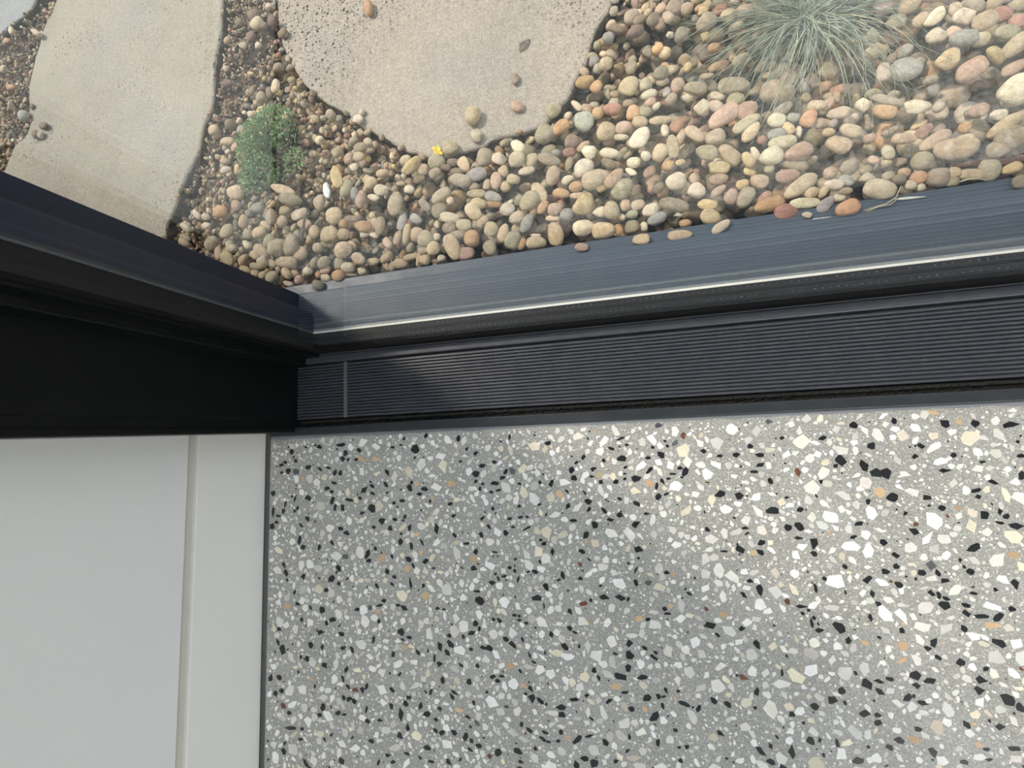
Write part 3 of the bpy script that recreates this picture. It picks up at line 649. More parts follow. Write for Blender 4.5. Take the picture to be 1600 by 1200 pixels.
def place_hand():
    items = []
    for ox, oy, sc, txt in HAND:
        for tok in txt.split():
            q = tok.split(','); items.append((ox + float(q[0]) / sc, oy + float(q[1]) / sc, float(q[2]) / sc, float(q[3]) / sc, math.radians(float(q[4])), q[5]))
    items.sort(key=lambda t: t[2] * t[3])
    for u, v, L, W, ang, code in items:
        zc = -0.014
        p = at(u, v, zc); on_slab = slab_at(p[0], p[1])
        e = at(u + 0.5 * L * math.cos(ang), v - 0.5 * L * math.sin(ang), zc)[:2] - at(u - 0.5 * L * math.cos(ang), v + 0.5 * L * math.sin(ang), zc)[:2]
        f = at(u - 0.5 * W * math.sin(ang), v - 0.5 * W * math.cos(ang), zc)[:2] - at(u + 0.5 * W * math.sin(ang), v + 0.5 * W * math.cos(ang), zc)[:2]
        a = 0.5 * np.linalg.norm(e) * 1.04; b = 0.5 * np.linalg.norm(f) * 1.04
        b = min(b, a); c = b * rng.uniform(0.5, 0.72)
        Rm = rot_matrix(math.atan2(e[1], e[0]), rng.normal(0, 0.13), rng.uniform(0, 6.28))
        fp = footprint(p[0], p[1], a, b, c, Rm)
        if fp is None: continue
        r = rest(fp)
        ledge = p[1] < P_ledge[1] + 0.3 * b
        if not (on_slab or ledge): cap = -0.004 - 0.45 * c + rng.uniform(-0.002, 0.002) + 0.08 * a; z = max(min(r - 0.001, cap), cap - 0.0035)
        else: z = r
        shift = (at(u, v, z) - at(u, v, zc))[:2]
        x, y = p[0] + shift[0], p[1] + shift[1]
        fp = footprint(x, y, a, b, c, Rm)
        if on_slab or ledge: z = rest(fp) - 0.0003
        commit(x, y, z, a, b, c, Rm, fp, code, int(rng.integers(0, 18)) if (code not in 'wy' or rng.random() < 0.4) else int(rng.integers(18, 28)), True, 0.05)
place_hand()
# stones between them, then small stones in the last gaps
drop(6800, 0.012, 0.021, -0.0105, WT, 12, 0.0015, 0.7)
drop(4600, 0.008, 0.013, -0.0115, WT_DARK, 10, 0.0005, 0.6)

drop(4500, 0.010, 0.018, -0.0105, WT, 10, 0.0012, 0.7, margin=15)

drop(3200, 0.020, 0.032, -0.008, WT, 5, 0.002, 0.6, margin=None, region=(0.93, 1.75, 0.206, 1.0))

# crumbs of soil, bark and grit lying on the bare soil
def soil_crumbs(n):
    got = 0
    ok_i, ok_j = np.nonzero(SOIL & ~SLABM)
    for _ in range(n):
        k = rng.integers(0, len(ok_i)); x = gxs[ok_i[k]] + rng.uniform(-GS, GS); y = gys[ok_j[k]] + rng.uniform(-GS, GS)
        if not in_frame(x, y, 40): continue
        a = 0.5 * rng.choice([rng.uniform(0.003, 0.006), rng.uniform(0.005, 0.010)], p=[.75, .25]); b = a * rng.uniform(0.4, 0.9); c = b * rng.uniform(0.5, 0.9)
        Rm = rot_matrix(rng.uniform(0, 6.28), rng.normal(0, 0.4), rng.uniform(0, 6.28)); fp = footprint(x, y, a, b, c, Rm)
        if fp is None: continue
        z = rest(fp) - 0.3 * c
        if z > -0.014: continue
        commit(x, y, z, a, b, c, Rm, fp, rng.choice(list('kkkkggtwpr')), int(rng.integers(18, 28)), False, 0.16)
soil_crumbs(3600)

# which stones show, and how large
def visible_pixels():
    ids, cnt = np.unique(IDM[IDM >= 0], return_counts=True); res = []
    for i, n in zip(ids, cnt):
        p = PEBS[i]; u, v, d = project((p.x, p.y, p.z))
        if -5 < u < 1605 and -5 < v < 470 and v < 268 + 0.418 * u + 8:
            res.append((n * (GS * F / d) ** 2, i))
    res.sort(reverse=True); return res
VIS = visible_pixels()
hand_vis = [i for s, i in VIS if PEBS[i].hand]
keep = set([i for s, i in VIS if PEBS[i].hand and (PEBS[i].y < P_ledge[1] or slab_at(PEBS[i].x, PEBS[i].y))])
for s, i in VIS:
    if len(keep) >= 300: break
    keep.add(i)
ANCH = [((560, 150), 'between round slab and green plant'), ((690, 262), 'below the tip of the round slab'), ((860, 220), 'by the lower right rim of the slab'), ((930, 110), 'at the right rim of the round slab'),
        ((410, 250), 'around the small green plant'), ((300, 330), 'near the lower corner of the long slab'), ((385, 60), 'in the soil strip between two slabs'), ((20, 160), 'in the strip left of the long slab'),
        ((1260, 110), 'under the grass tuft'), ((1480, 80), 'right of the grass tuft'), ((1100, 60), 'left of the grass tuft'), ((1100, 160), 'below left of the grass tuft'),
        ((420, 420), 'in the corner by the dark jamb'), ((560, 400), 'by the sill near the jamb corner'), ((560, 320), 'in the gravel right of the green plant'), ((720, 380), 'along the sill below the round slab'),
        ((720, 310), 'in the gravel under the round slab'), ((880, 350), 'along the middle of the sill'), ((900, 280), 'in the middle of the gravel'), ((1050, 330), 'along the sill right of its middle'), ((1050, 240), 'in the gravel right of the middle'),
        ((1230, 310), 'along the sill below the grass tuft'), ((1200, 220), 'in the gravel below the grass tuft'), ((1380, 260), 'along the right part of the sill'), ((1360, 190), 'below right of the grass tuft'), ((1540, 230), 'at the right edge by the sill'), ((1540, 160), 'at the right edge of the gravel')]
used_labels = {}
def peb_label(p, px):
    u, v, d = project((p.x, p.y, p.z)); r = p.b / p.a
    shape = 'angular' if p.shape >= 18 else ('long' if r < 0.55 else 'round' if r > 0.85 else 'oval')
    size = 'large' if px > 900 else 'small' if px < 330 else 'medium'
    if p.y < P_out[1] + 0.004: where = 'lying on the dark sill ledge'
    elif slab_at(p.x, p.y): where = 'lying on top of a concrete slab'
    else: where = min(ANCH, key=lambda a: (a[0][0] - u) ** 2 + (a[0][1] - v) ** 2 * 2)[1]
    return '%s %s %s pebble %s' % (size, WORD[p.code], shape, where)
px_of = {i: s for s, i in VIS}
groups = {}
for i in keep: groups.setdefault(peb_label(PEBS[i], px_of.get(i, 50)), []).append(i)
final = {}
ORD = {2: ['left hand', 'right hand'], 3: ['leftmost', 'middle', 'rightmost']}
for lab, ids in groups.items():
    ids.sort(key=lambda i: project((PEBS[i].x, PEBS[i].y, PEBS[i].z))[0])
    if len(ids) == 1: final[ids[0]] = lab
    else:
        names = ORD.get(len(ids)) or ['leftmost'] + ['%s from left,' % w for w in ('second', 'third', 'fourth', 'fifth', 'sixth', 'seventh', 'eighth')][:len(ids) - 2] + ['rightmost']
        for i, nme in zip(ids, names): final[i] = nme + ' ' + lab
for i in sorted(keep):
    p = PEBS[i]; o = link('river_pebble', HI[p.shape])
    o.matrix_world = Matrix.Translation((p.x, p.y, p.z)) @ Matrix(p.R.tolist()).to_4x4() @ Matrix.Diagonal((p.a, p.b, p.c, 1))
    o.color = (*p.col, 1); tag(o, final.get(i), 'pebble', 'river pebbles in the gravel bed')

def joined(name, items, mt, label):
    V = []; T = []; C = []; base = 0
    for p in items:
        co, tr = LOV[p.shape]; V.append((co * (p.a, p.b, p.c)) @ p.R.T + (p.x, p.y, p.z)); T.append(tr + base); base += len(co); C.append(np.tile([*p.col, 1.0], (len(co), 1)))
    V = np.concatenate(V); T = np.concatenate(T); C = np.concatenate(C)
    me = bpy.data.meshes.new(name); me.vertices.add(len(V)); me.vertices.foreach_set('co', V.ravel())
    me.loops.add(len(T) * 3); me.loops.foreach_set('vertex_index', T.ravel().astype(np.int32))
    me.polygons.add(len(T)); me.polygons.foreach_set('loop_start', np.arange(0, len(T) * 3, 3, dtype=np.int32)); me.polygons.foreach_set('loop_total', np.full(len(T), 3, np.int32))
    me.update(calc_edges=True); me.polygons.foreach_set('use_smooth', [True] * len(T))
    at_ = me.color_attributes.new('stone_colour', 'FLOAT_COLOR', 'POINT'); at_.data.foreach_set('color', C.ravel().astype(np.float32))
    o = link(name, me, mt); return tag(o, label, None, None, 'stuff')
tag(joined('gravel', [p for i, p in enumerate(PEBS) if i not in keep], M_PEB_A, 'mixed tan and grey river gravel filling the bed'), cat='gravel')
print('pebbles', len(PEBS), 'visible', len(VIS), 'hand', len(hand_vis), 'kept', len(keep))

# ------------------------------------------------------------------ stone chips set in the terrazzo
CPAL = {'K': (34, 37, 41), 'W': (246, 245, 240), 'C': (232, 224, 204), 'O': (208, 178, 144), 'B': (112, 76, 60), 'G': (222, 221, 216), 'D': (92, 94, 98)}
CHIPS = [
 (420, 670, 4.444, """160,160,40,25,90 350,125,35,30,0 255,128,25,20,0 500,112,60,30,0 628,150,35,30,0 535,168,40,30,70 510,210,40,35,0 605,213,28,25,0 550,215,25,20,30 1015,142,55,50,30 940,72,30,20,90 858,128,30,18,0
 1090,48,35,22,40 1315,70,45,25,80 1375,140,35,22,40 1437,170,40,22,40 1480,255,45,28,15 1437,312,50,45,90 1437,365,35,22,70 1330,228,28,22,0 115,233,28,24,0 85,253,40,20,20 88,305,25,22,0 275,268,45,35,10
 190,297,45,40,0,D 355,278,35,18,-40 412,272,40,18,-10 497,308,40,22,80 820,303,60,28,-70 815,390,45,32,-40 720,398,40,28,-50 665,425,50,40,50 722,450,48,32,-60 978,408,50,38,-60 1082,418,50,35,-10 1045,455,35,22,10
 560,493,60,25,-10 635,482,40,20,-30 455,375,40,18,-15 405,415,35,28,0 437,437,28,20,-20 272,480,45,38,0 182,490,60,18,80 115,525,45,18,70 200,548,35,18,80 103,570,35,22,80 178,572,25,20,0 30,580,70,20,85
 65,605,40,18,-10 30,448,30,30,0 510,545,50,32,-60 460,548,50,20,80 440,500,60,25,60 715,548,60,45,-50 648,585,40,30,10 785,640,50,38,50 875,628,35,22,0 870,515,30,20,20 925,500,45,22,15 945,612,35,25,50
 270,625,40,30,-30 20,678,40,38,0 52,650,30,25,0 225,672,40,18,-50 500,692,35,24,0 540,722,40,28,-20 728,685,28,28,0 842,690,35,28,-40 980,688,50,30,60 1165,700,70,40,-75 1262,520,38,28,0 1285,605,35,28,30
 1485,620,45,40,0 1475,735,40,30,-60 1290,740,40,25,-50 1120,505,25,15,80 213,770,65,28,80 240,822,45,30,10 350,822,45,20,75 438,790,38,22,-60 915,785,48,28,80 990,812,55,25,-75 1060,785,60,22,-50 1370,797,45,22,0
 1437,855,40,35,-70 688,870,65,28,65 738,830,38,22,-50 693,915,35,32,0 855,885,35,18,-70 970,905,45,28,-30 1000,948,45,20,-50 1087,920,45,30,35 530,885,50,35,-20,D 485,965,50,28,-60 105,945,50,25,-70 240,1025,35,30,-60
 435,1040,55,38,60 487,1075,30,25,-30 822,990,45,30,-40 855,1078,45,22,-50 985,1080,85,20,-80 870,1028,35,22,-20 1420,970,45,38,0 1145,968,28,18,0 120,1000,45,25,-60 398,1118,30,30,0 1445,1130,45,20,0 750,1090,45,18,-55
 652,100,80,60,20,W 748,125,60,60,0,W 645,212,75,35,-40,O 740,212,50,45,0,O 755,310,70,45,0,C 1265,380,60,50,0,O 548,440,60,40,90,C 1025,380,35,35,0,O 1097,660,40,35,90,C 960,970,60,50,90,O 1420,900,60,50,90,O
 1305,493,50,35,0,C 780,900,80,30,30,O 808,1055,42,35,90,C 1340,965,30,26,0,B 930,685,70,38,35,C"""),
 (420, 930, 4.444, """800,38,35,28,30 770,72,45,18,10 935,88,60,30,-25 612,98,35,30,0 703,88,45,30,85,D 370,103,45,32,85 288,85,35,20,-50 440,170,48,32,10 400,195,35,22,80 228,172,35,20,90 72,235,35,30,-30 360,257,48,25,15
 505,268,40,30,0 920,255,55,42,-20 975,293,45,25,10 928,308,35,18,-35 728,305,60,22,85 290,343,50,30,-75 372,362,40,22,80 517,367,42,32,10 97,378,65,35,-75 65,325,45,18,-70 225,430,32,18,80 265,440,42,28,-50
 385,488,50,38,-60 540,512,50,32,80 75,572,45,38,-60 15,575,50,35,80 910,548,38,38,0 515,580,50,18,-75 550,635,40,22,-50 680,635,45,20,80 858,657,45,28,-45 48,683,42,35,0 90,662,32,32,0 558,722,40,32,10
 520,712,38,20,-60 850,768,45,28,-60 915,820,100,45,-75 678,795,45,20,70 1055,767,55,28,85 1100,828,45,38,0 1185,790,38,32,0 1158,862,35,25,-30 140,818,32,30,0 480,818,38,25,20 520,830,42,18,15 352,832,32,28,0
 685,872,42,25,-50 770,868,35,20,0 965,920,55,32,85 910,975,48,32,-35 155,922,75,25,3 232,928,28,22,0 220,1000,40,22,15 435,970,35,20,35 715,1013,42,35,0 102,1080,55,28,-65 385,1000,35,15,-60 258,1170,80,28,-60
 505,1150,45,35,-30 1100,1057,48,35,-20 958,1102,40,22,-15 825,1112,38,22,5 862,1160,40,28,0 763,1158,48,24,85 1130,1155,48,25,-20 1248,1160,50,35,-45 1330,1140,40,28,20 1202,955,42,35,40 1158,940,42,25,-45
 1285,955,42,32,-20 1365,980,58,40,70 1408,1012,48,22,-70 1460,1045,45,28,-10 1398,1072,42,18,-40 1445,888,55,25,-45,D 1380,845,42,22,-20 1185,352,65,48,-55 1260,338,60,40,-60 1240,400,50,32,-40 1255,282,30,28,0
 1348,288,32,28,-30 1405,263,48,35,10 1462,235,40,22,80 1435,198,38,32,50 1485,365,45,32,10 1403,375,28,25,0 1465,35,70,50,-60 1150,440,60,15,88 1105,385,35,15,80 1185,478,40,32,20 1335,485,38,18,-30 1450,490,30,30,0
 1208,590,62,28,-70 1285,675,65,22,-40 1275,708,52,25,-50 1388,600,42,38,-20 1125,675,50,22,70 1090,672,32,15,-50 972,710,35,24,0 1170,90,28,22,0 1215,100,25,18,0 1423,745,38,18,-70
 135,75,60,55,90,O 1325,800,65,45,0,O 1305,590,60,55,90,C 1108,540,60,45,90,C 175,968,85,50,15,C 945,362,45,40,0,O 600,658,45,40,0,B 640,345,75,65,0,W 815,935,75,65,0,G 640,938,60,55,0,G 880,1055,90,45,15,G
 1115,270,85,50,90,W 732,158,55,45,0,W"""),
 (740, 650, 4.444, """145,467,62,30,5 198,432,48,35,50 222,388,38,30,40 145,320,35,25,0 268,385,55,42,-50,D 120,530,35,22,5 170,515,38,20,10 265,100,45,24,5 250,147,45,16,85 515,188,42,24,10 763,290,45,30,85 712,325,32,18,40
 678,375,42,38,20 695,428,45,35,-20 820,420,40,22,-10 832,368,48,24,30 955,225,48,20,-12 1030,295,75,38,5 1062,200,32,18,15 1012,213,20,14,0 1025,155,65,18,25 1242,218,28,20,0 1280,68,60,40,15,D 1208,55,35,18,65
 1400,188,65,40,40,D 1345,208,22,20,0 1210,290,35,25,0 1222,380,65,28,50 1125,435,70,38,10 1055,358,38,22,20 1052,400,28,18,20 1052,435,28,25,0 1310,455,45,28,-50 1355,435,42,30,-20 1382,402,50,16,0 1432,362,38,30,0
 1470,390,65,38,75 1270,485,50,26,80 885,458,38,28,40 988,455,40,28,30 540,468,50,30,60 460,462,30,18,-55 318,470,28,20,0 645,522,35,25,-20 770,532,35,16,-60 797,595,50,42,10 803,648,38,22,50 655,630,55,28,70
 905,655,52,28,-50 1012,575,40,20,-25 1013,687,40,30,25 945,722,52,30,10 1130,607,55,28,-25 1280,560,48,38,20 1335,542,40,16,25 1200,678,48,22,-5 1125,752,62,35,45 692,725,52,22,5 843,757,60,38,-60 780,827,65,35,85
 1140,927,65,52,-25 1145,987,22,20,0 1073,1023,20,18,0 1338,1088,42,28,0 1215,1160,60,45,0,D 1128,1158,48,25,-70 1125,1070,45,15,60 370,782,65,18,30 222,812,35,35,0 273,772,35,20,-20 253,712,38,28,30 328,702,42,22,5
 373,702,25,22,0 505,683,30,26,20 105,767,38,22,-50 457,615,28,20,20 488,888,35,25,30 467,860,24,22,0 548,940,62,24,85 427,1080,48,25,-20 380,1083,28,16,30 618,1105,58,24,-75 740,1128,35,28,10 310,1138,60,22,85
 210,1113,35,22,0 130,1158,45,32,10 252,1055,28,24,0 735,1030,50,28,-30,B 800,995,35,14,-40 145,945,45,14,-8 420,210,80,55,0,C 495,235,60,45,90,C 535,570,70,60,90,C 595,545,60,50,90,O 1215,463,65,50,0,O
 1120,520,85,60,-15,C 630,460,90,45,5,W 350,530,90,55,-60,C 1455,135,60,35,90,B 785,868,40,25,0,O 718,640,100,48,35,W 570,685,85,45,25,W 1170,185,70,50,90,W 720,145,90,55,15,W 440,800,70,55,-60,C 845,882,60,55,0,C 965,420,50,45,90,C"""),
 (740, 910, 4.138, """408,105,62,42,10 467,25,55,28,-65 842,98,70,38,-20 955,100,62,48,0 1000,107,32,22,50 622,190,42,32,-50 455,150,55,18,85 757,115,25,22,90 820,22,22,20,0 620,298,32,30,0 655,323,35,18,-25 502,338,52,26,-80
 590,412,72,30,-50 252,403,58,28,-50 208,367,42,25,-25 100,425,48,42,0 58,422,40,32,0 360,468,55,18,-60 388,515,35,16,-35 130,240,25,24,0 168,250,42,22,-50 293,245,38,18,5 262,212,30,22,0 293,218,24,20,0
 340,263,25,16,0 298,573,30,26,-20 122,610,38,24,20 155,635,38,22,-20 180,605,40,16,-5 368,685,50,28,-60 378,748,58,36,-70 432,765,58,24,-35 338,720,24,20,0 650,757,72,24,12 730,732,32,28,0 570,808,62,42,10
 567,855,52,34,-5 873,770,52,24,35 980,712,52,24,5 950,608,82,36,-12 1090,612,60,32,5 1003,555,50,42,90 1007,470,58,45,-15 1007,398,48,48,0 918,462,34,24,0 1125,745,60,52,0 1243,700,46,26,-60 1230,738,42,24,-20
 1222,797,42,22,-75 1362,785,85,32,-22 1170,872,72,42,55 1168,485,60,24,-35 1178,455,46,18,-40 1108,425,42,20,-35 1127,240,32,24,0 1235,172,32,24,0 1252,202,48,18,5 1052,10,30,28,0 1390,72,50,26,-15
 670,1018,68,40,35 748,993,55,20,22 852,1037,48,32,-60 545,1028,35,22,30 445,1010,58,24,-40 460,970,50,20,-22 360,955,48,18,-38 308,915,38,28,-70 565,970,34,26,90 157,1098,50,44,0 283,1088,62,32,-25 400,1075,32,28,90
 35,1055,42,28,0 305,1160,40,18,-15 718,1138,50,35,10 780,1170,60,48,-60 665,1182,60,38,-40 918,1158,34,32,0 1008,1000,40,20,-75 1192,1040,52,24,85 1340,1155,32,30,90 1330,1068,26,22,0 1305,955,28,22,0
 993,1090,35,16,40 760,882,38,16,-35 20,912,50,22,-45 778,567,36,28,-40 212,805,36,16,-25 928,672,78,62,20,O 1072,233,62,48,0,O 1275,153,38,38,0,O 755,250,48,32,0,O 232,540,56,48,0,O 322,665,44,42,0,O
 1105,820,46,30,-30,O 608,1000,40,38,0,O 105,1122,46,30,90,B 130,332,62,60,0,W 1170,275,85,62,-15,W 540,458,95,40,-5,C 1200,30,85,55,0,C 248,972,75,70,0,G 952,990,90,65,-60,G 1038,1135,95,42,10,C 720,615,66,66,0,C"""),
 (900, 640, 2.143, """425,140,24,14,0 480,155,20,12,0 535,152,26,16,10 615,152,28,12,0 615,187,30,16,30 595,208,28,10,0 650,240,22,16,90 582,122,20,14,0 645,40,28,20,0,D 690,95,18,10,30 825,95,26,14,30 930,52,32,20,0 1065,38,26,18,-30
 1035,50,26,26,0,W 1237,48,36,28,-20 1335,48,28,24,40 1450,52,58,20,10 1210,5,34,20,-30 990,122,30,28,20 887,170,38,26,-45 965,187,36,26,-70 1005,215,38,34,10 1037,212,38,30,-70 1135,158,24,18,0 1157,122,26,22,0
 1265,152,24,20,0 1235,205,38,16,5 1362,175,28,16,-20 1395,242,34,14,-20 1490,155,30,16,0 1495,222,28,24,90 1340,270,36,16,15 1348,292,26,14,0 1060,292,38,28,20 1175,295,28,18,-10 1225,330,26,16,0 1368,352,32,30,-60
 1418,340,26,20,-60 1440,358,22,20,0 1475,390,48,22,5 1420,380,30,10,-10 1130,408,42,20,-15 945,382,30,16,10 1028,445,26,22,0 1332,463,46,20,28 1068,488,28,20,0 900,525,20,14,-50 748,390,34,24,-70 708,395,24,22,30
 745,430,34,12,-8 797,447,40,22,-85 797,482,22,18,0 660,338,52,22,5 750,335,24,18,60 705,295,18,10,0 485,282,36,24,30 545,287,28,24,-60 565,397,24,10,0 440,402,22,16,-50 550,468,32,18,-30 620,445,24,18,20
 495,475,26,8,0 615,602,40,18,-80 582,575,26,14,-20 563,622,28,16,-35 803,600,34,14,-85 755,660,36,14,0 978,568,42,32,0 1035,542,26,20,0 1072,525,22,22,0 1080,587,28,18,-10 1158,545,28,24,0 1190,520,40,34,70,D
 1213,548,26,14,-60 1235,573,28,16,0 1320,543,28,18,0 1330,615,28,12,0 1188,615,26,24,0 1215,622,22,18,90 1240,633,28,14,-10 1235,657,38,26,-20 1010,650,36,14,-25 992,618,22,18,90 985,695,28,14,-75 1305,655,30,12,-15
 1305,683,28,24,0 1355,692,52,14,0 1412,695,42,20,30 1458,667,26,16,0 1470,583,38,28,-80 1405,603,18,12,0 1300,733,28,18,-40 883,730,56,26,-40 912,773,28,18,-60 813,740,32,18,-5 790,717,36,12,-75 1090,740,20,18,0
 1198,783,34,24,70 1178,800,28,18,-20 1213,830,26,12,-30 1287,845,28,24,0 1415,783,52,26,-20 605,785,34,16,-60 555,735,24,18,0 452,722,36,32,20 475,755,22,12,-50 560,898,36,22,-15,B 690,880,28,16,70 605,945,26,18,80
 508,987,30,20,-40 460,975,26,16,-30 410,1000,24,18,60 725,1020,28,18,20 800,993,28,22,0 858,973,30,26,0 890,942,24,22,60 973,918,36,36,0 1012,910,36,18,0 1050,902,28,16,-20 1018,945,36,18,-25 1138,892,36,28,0
 1138,925,30,18,0 1182,908,40,22,0 1158,982,38,16,-10 1110,965,30,18,40 935,882,20,12,-30 965,1018,34,22,20 1010,1048,28,18,0 1008,1022,24,14,0 1355,905,42,28,-15 1350,940,30,26,20 1447,970,52,34,-15 1487,997,30,28,0
 1308,1055,38,18,-25 1418,1063,34,24,-10 1085,1108,34,24,0 1048,1130,32,16,-30 1193,1145,38,24,-60 1375,1138,26,14,0 1468,1135,40,14,0 943,1175,36,22,5 1300,1182,28,18,0 785,1108,34,20,-45 725,1148,46,24,85
 620,1145,48,22,-35 655,1180,34,22,-35 483,1085,26,16,-30 1385,1172,32,16,-10 1145,1070,24,18,0 920,458,70,42,-5,W 1463,427,65,42,-5,C 1465,485,44,30,0,O 1326,390,46,42,0,C 1018,275,42,36,0,O 1393,723,60,22,-5,O
 1095,792,34,32,90,O 1092,840,36,18,40,O 1278,330,38,20,0,O 1337,1022,36,34,0,C 1133,1105,46,28,0,O 595,480,26,18,0,O 665,548,36,34,0,C 728,600,48,24,-60,C 492,687,34,22,0,O 707,643,20,18,0,B 660,795,34,32,90,C
 712,995,36,28,0,C 568,980,42,30,0,C 1315,95,70,48,35,C 1175,433,60,28,50,W 1090,690,70,24,-50,W 1200,370,70,50,-30,W 1200,125,70,22,35,W"""),
]
class Chip: pass
CH = []; HASH = {}; HC = 0.012
def chip_free(x, y, r, k=0.86):
    ci, cj = int(math.floor(x / HC)), int(math.floor(y / HC))
    for i in range(ci - 1, ci + 2):
        for j in range(cj - 1, cj + 2):
            for q in HASH.get((i, j), ()):
                if (q.x - x) ** 2 + (q.y - y) ** 2 < (k * (q.r + r)) ** 2: return False
    return True
def add_chip(x, y, a, b, ang, code):
    q = Chip(); q.x, q.y, q.a, q.b, q.ang, q.code = x, y, a, b, ang, code; q.r = 0.5 * (a + b)
    q.h = random.uniform(0.00010, 0.00022)
    j = random.gauss(0, 0.05); q.col = s2l(*[min(250, max(12, c * (1 + j) + random.gauss(0, 1.5))) for c in CPAL[code]])
    HASH.setdefault((int(math.floor(x / HC)), int(math.floor(y / HC))), []).append(q); CH.append(q)
for ox, oy, sc, txt in CHIPS:
    for tok in txt.split():
        q = tok.split(','); u, v, L, W, an = ox + float(q[0]) / sc, oy + float(q[1]) / sc, float(q[2]) / sc, float(q[3]) / sc, math.radians(float(q[4])); code = q[5] if len(q) > 5 else 'K'
        p = at(u, v, 0); e = at(u + 5 * math.cos(an), v - 5 * math.sin(an), 0)[:2] - p[:2]; f = at(u - 5 * math.sin(an), v - 5 * math.cos(an), 0)[:2] - p[:2]
        a = np.linalg.norm(e) / 5 * L / 2; b = np.linalg.norm(f) / 5 * W / 2
        if p[0] < 0.0072 + b or p[1] > -0.002 - 0.4 * b: continue
        if not chip_free(p[0], p[1], 0.5 * (a + b), 0.5): continue
        kk = 1.16 if code == 'K' else 1.05; add_chip(p[0], p[1], a * kk, b * kk, math.atan2(e[1], e[0]), code)
n_hand_chips = len(CH)
def scatter(n, lo, hi, codes, wts, x1=1.35, y0=-0.72, k=0.86):
    for _ in range(n):
        x = random.uniform(0.009, x1); y = random.uniform(y0, -0.0035); L = random.uniform(lo, hi)
        a = L / 2; b = a * random.uniform(0.45, 0.95)
        if x - a < 0.0074 or not chip_free(x, y, 0.5 * (a + b), k): continue
        u, v, d = project((x, y, 0)); seen = u < 1600 and v < 1200
        add_chip(x, y, a, b, random.uniform(0, 6.28), random.choices(codes, wts[0] if seen else wts[1])[0])
scatter(2600, 0.010, 0.016, 'KWCOBG', [[0, 9, 1.4, .2, .05, 5], [5, 9, 1.5, .3, .1, 5]])
scatter(9000, 0.006, 0.010, 'KWCOBG', [[.5, 9, 1.2, .15, .05, 6], [5, 9, 1.2, .2, .1, 5]])
scatter(16000, 0.003, 0.006, 'KWCOBG', [[1.2, 9, 1, .2, .1, 6], [2, 9, 1, .2, .1, 5]], 1.35, -0.72, 0.9)
scatter(14000, 0.0016, 0.003, 'KWCOBG', [[1.5, 9, 1, .1, .1, 6], [1.5, 9, 1, .1, .1, 5]], 1.1, -0.5, 0.95)
def chip_poly(seed):
    r = random.Random(seed); n = r.randint(4, 7); A = sorted([(k + r.uniform(-0.32, 0.32)) / n * 2 * math.pi for k in range(n)])
    return [(math.cos(t) * (q := r.uniform(0.74, 1.18)), math.sin(t) * q) for t in A]
POLY = [chip_poly(k) for k in range(40)]
def chip_arrays(poly, h=1.0):
    n = len(poly); V = [(x, y, 1.0) for x, y in poly] + [(x * 1.02, y * 1.02, -1.0) for x, y in poly]
    T = [(0, k, k + 1) for k in range(1, n - 1)]
    for k in range(n): m = (k + 1) % n; T += [(k, n + k, n + m), (k, n + m, m)]
    return np.array(V), np.array(T)
CA = [chip_arrays(p) for p in POLY]; CM = []
for V, T in CA:
    me = bpy.data.meshes.new('stone_chip_shape'); me.from_pydata(V.tolist(), [], T.tolist()); me.materials.append(M_CHIP_O); CM.append(me)
def chip_px(q):
    u, v, d = project((q.x, q.y, 0))
    return q.a * q.b * (F / d) ** 2 if (-4 < u < 1604 and v < 1204) else 0
order = sorted(range(len(CH)), key=lambda i: -chip_px(CH[i])); top = set(order[:300])
V_ = []; T_ = []; C_ = []; base = 0
for i, q in enumerate(CH):
    k = i % 40; c, s_ = math.cos(q.ang), math.sin(q.ang)
    if i in top:
        o = link('stone_chip', CM[k], None, floor)
        o.matrix_world = Matrix(((q.a * c, -q.b * s_, 0, q.x), (q.a * s_, q.b * c, 0, q.y), (0, 0, q.h, 0), (0, 0, 0, 1))); o.color = (*q.col, 1); continue
    Vc, Tc = CA[k]
    W_ = np.empty_like(Vc); W_[:, 0] = q.x + Vc[:, 0] * q.a * c - Vc[:, 1] * q.b * s_; W_[:, 1] = q.y + Vc[:, 0] * q.a * s_ + Vc[:, 1] * q.b * c; W_[:, 2] = Vc[:, 2] * q.h
    V_.append(W_); T_.append(Tc + base); base += len(Vc); C_.append(np.tile([*q.col, 1.0], (len(Vc), 1)))
me = bpy.data.meshes.new('small_stone_chips'); V_ = np.concatenate(V_); T_ = np.concatenate(T_); C_ = np.concatenate(C_)
me.from_pydata(V_.tolist(), [], T_.tolist()); a_ = me.color_attributes.new('stone_colour', 'FLOAT_COLOR', 'POINT'); a_.data.foreach_set('color', C_.ravel().astype(np.float32))
tag(link('small_stone_chips', me, M_CHIP_A, floor), 'small white and black stone chips in the terrazzo', kind='stuff')
print('chips', len(CH), 'hand', n_hand_chips)

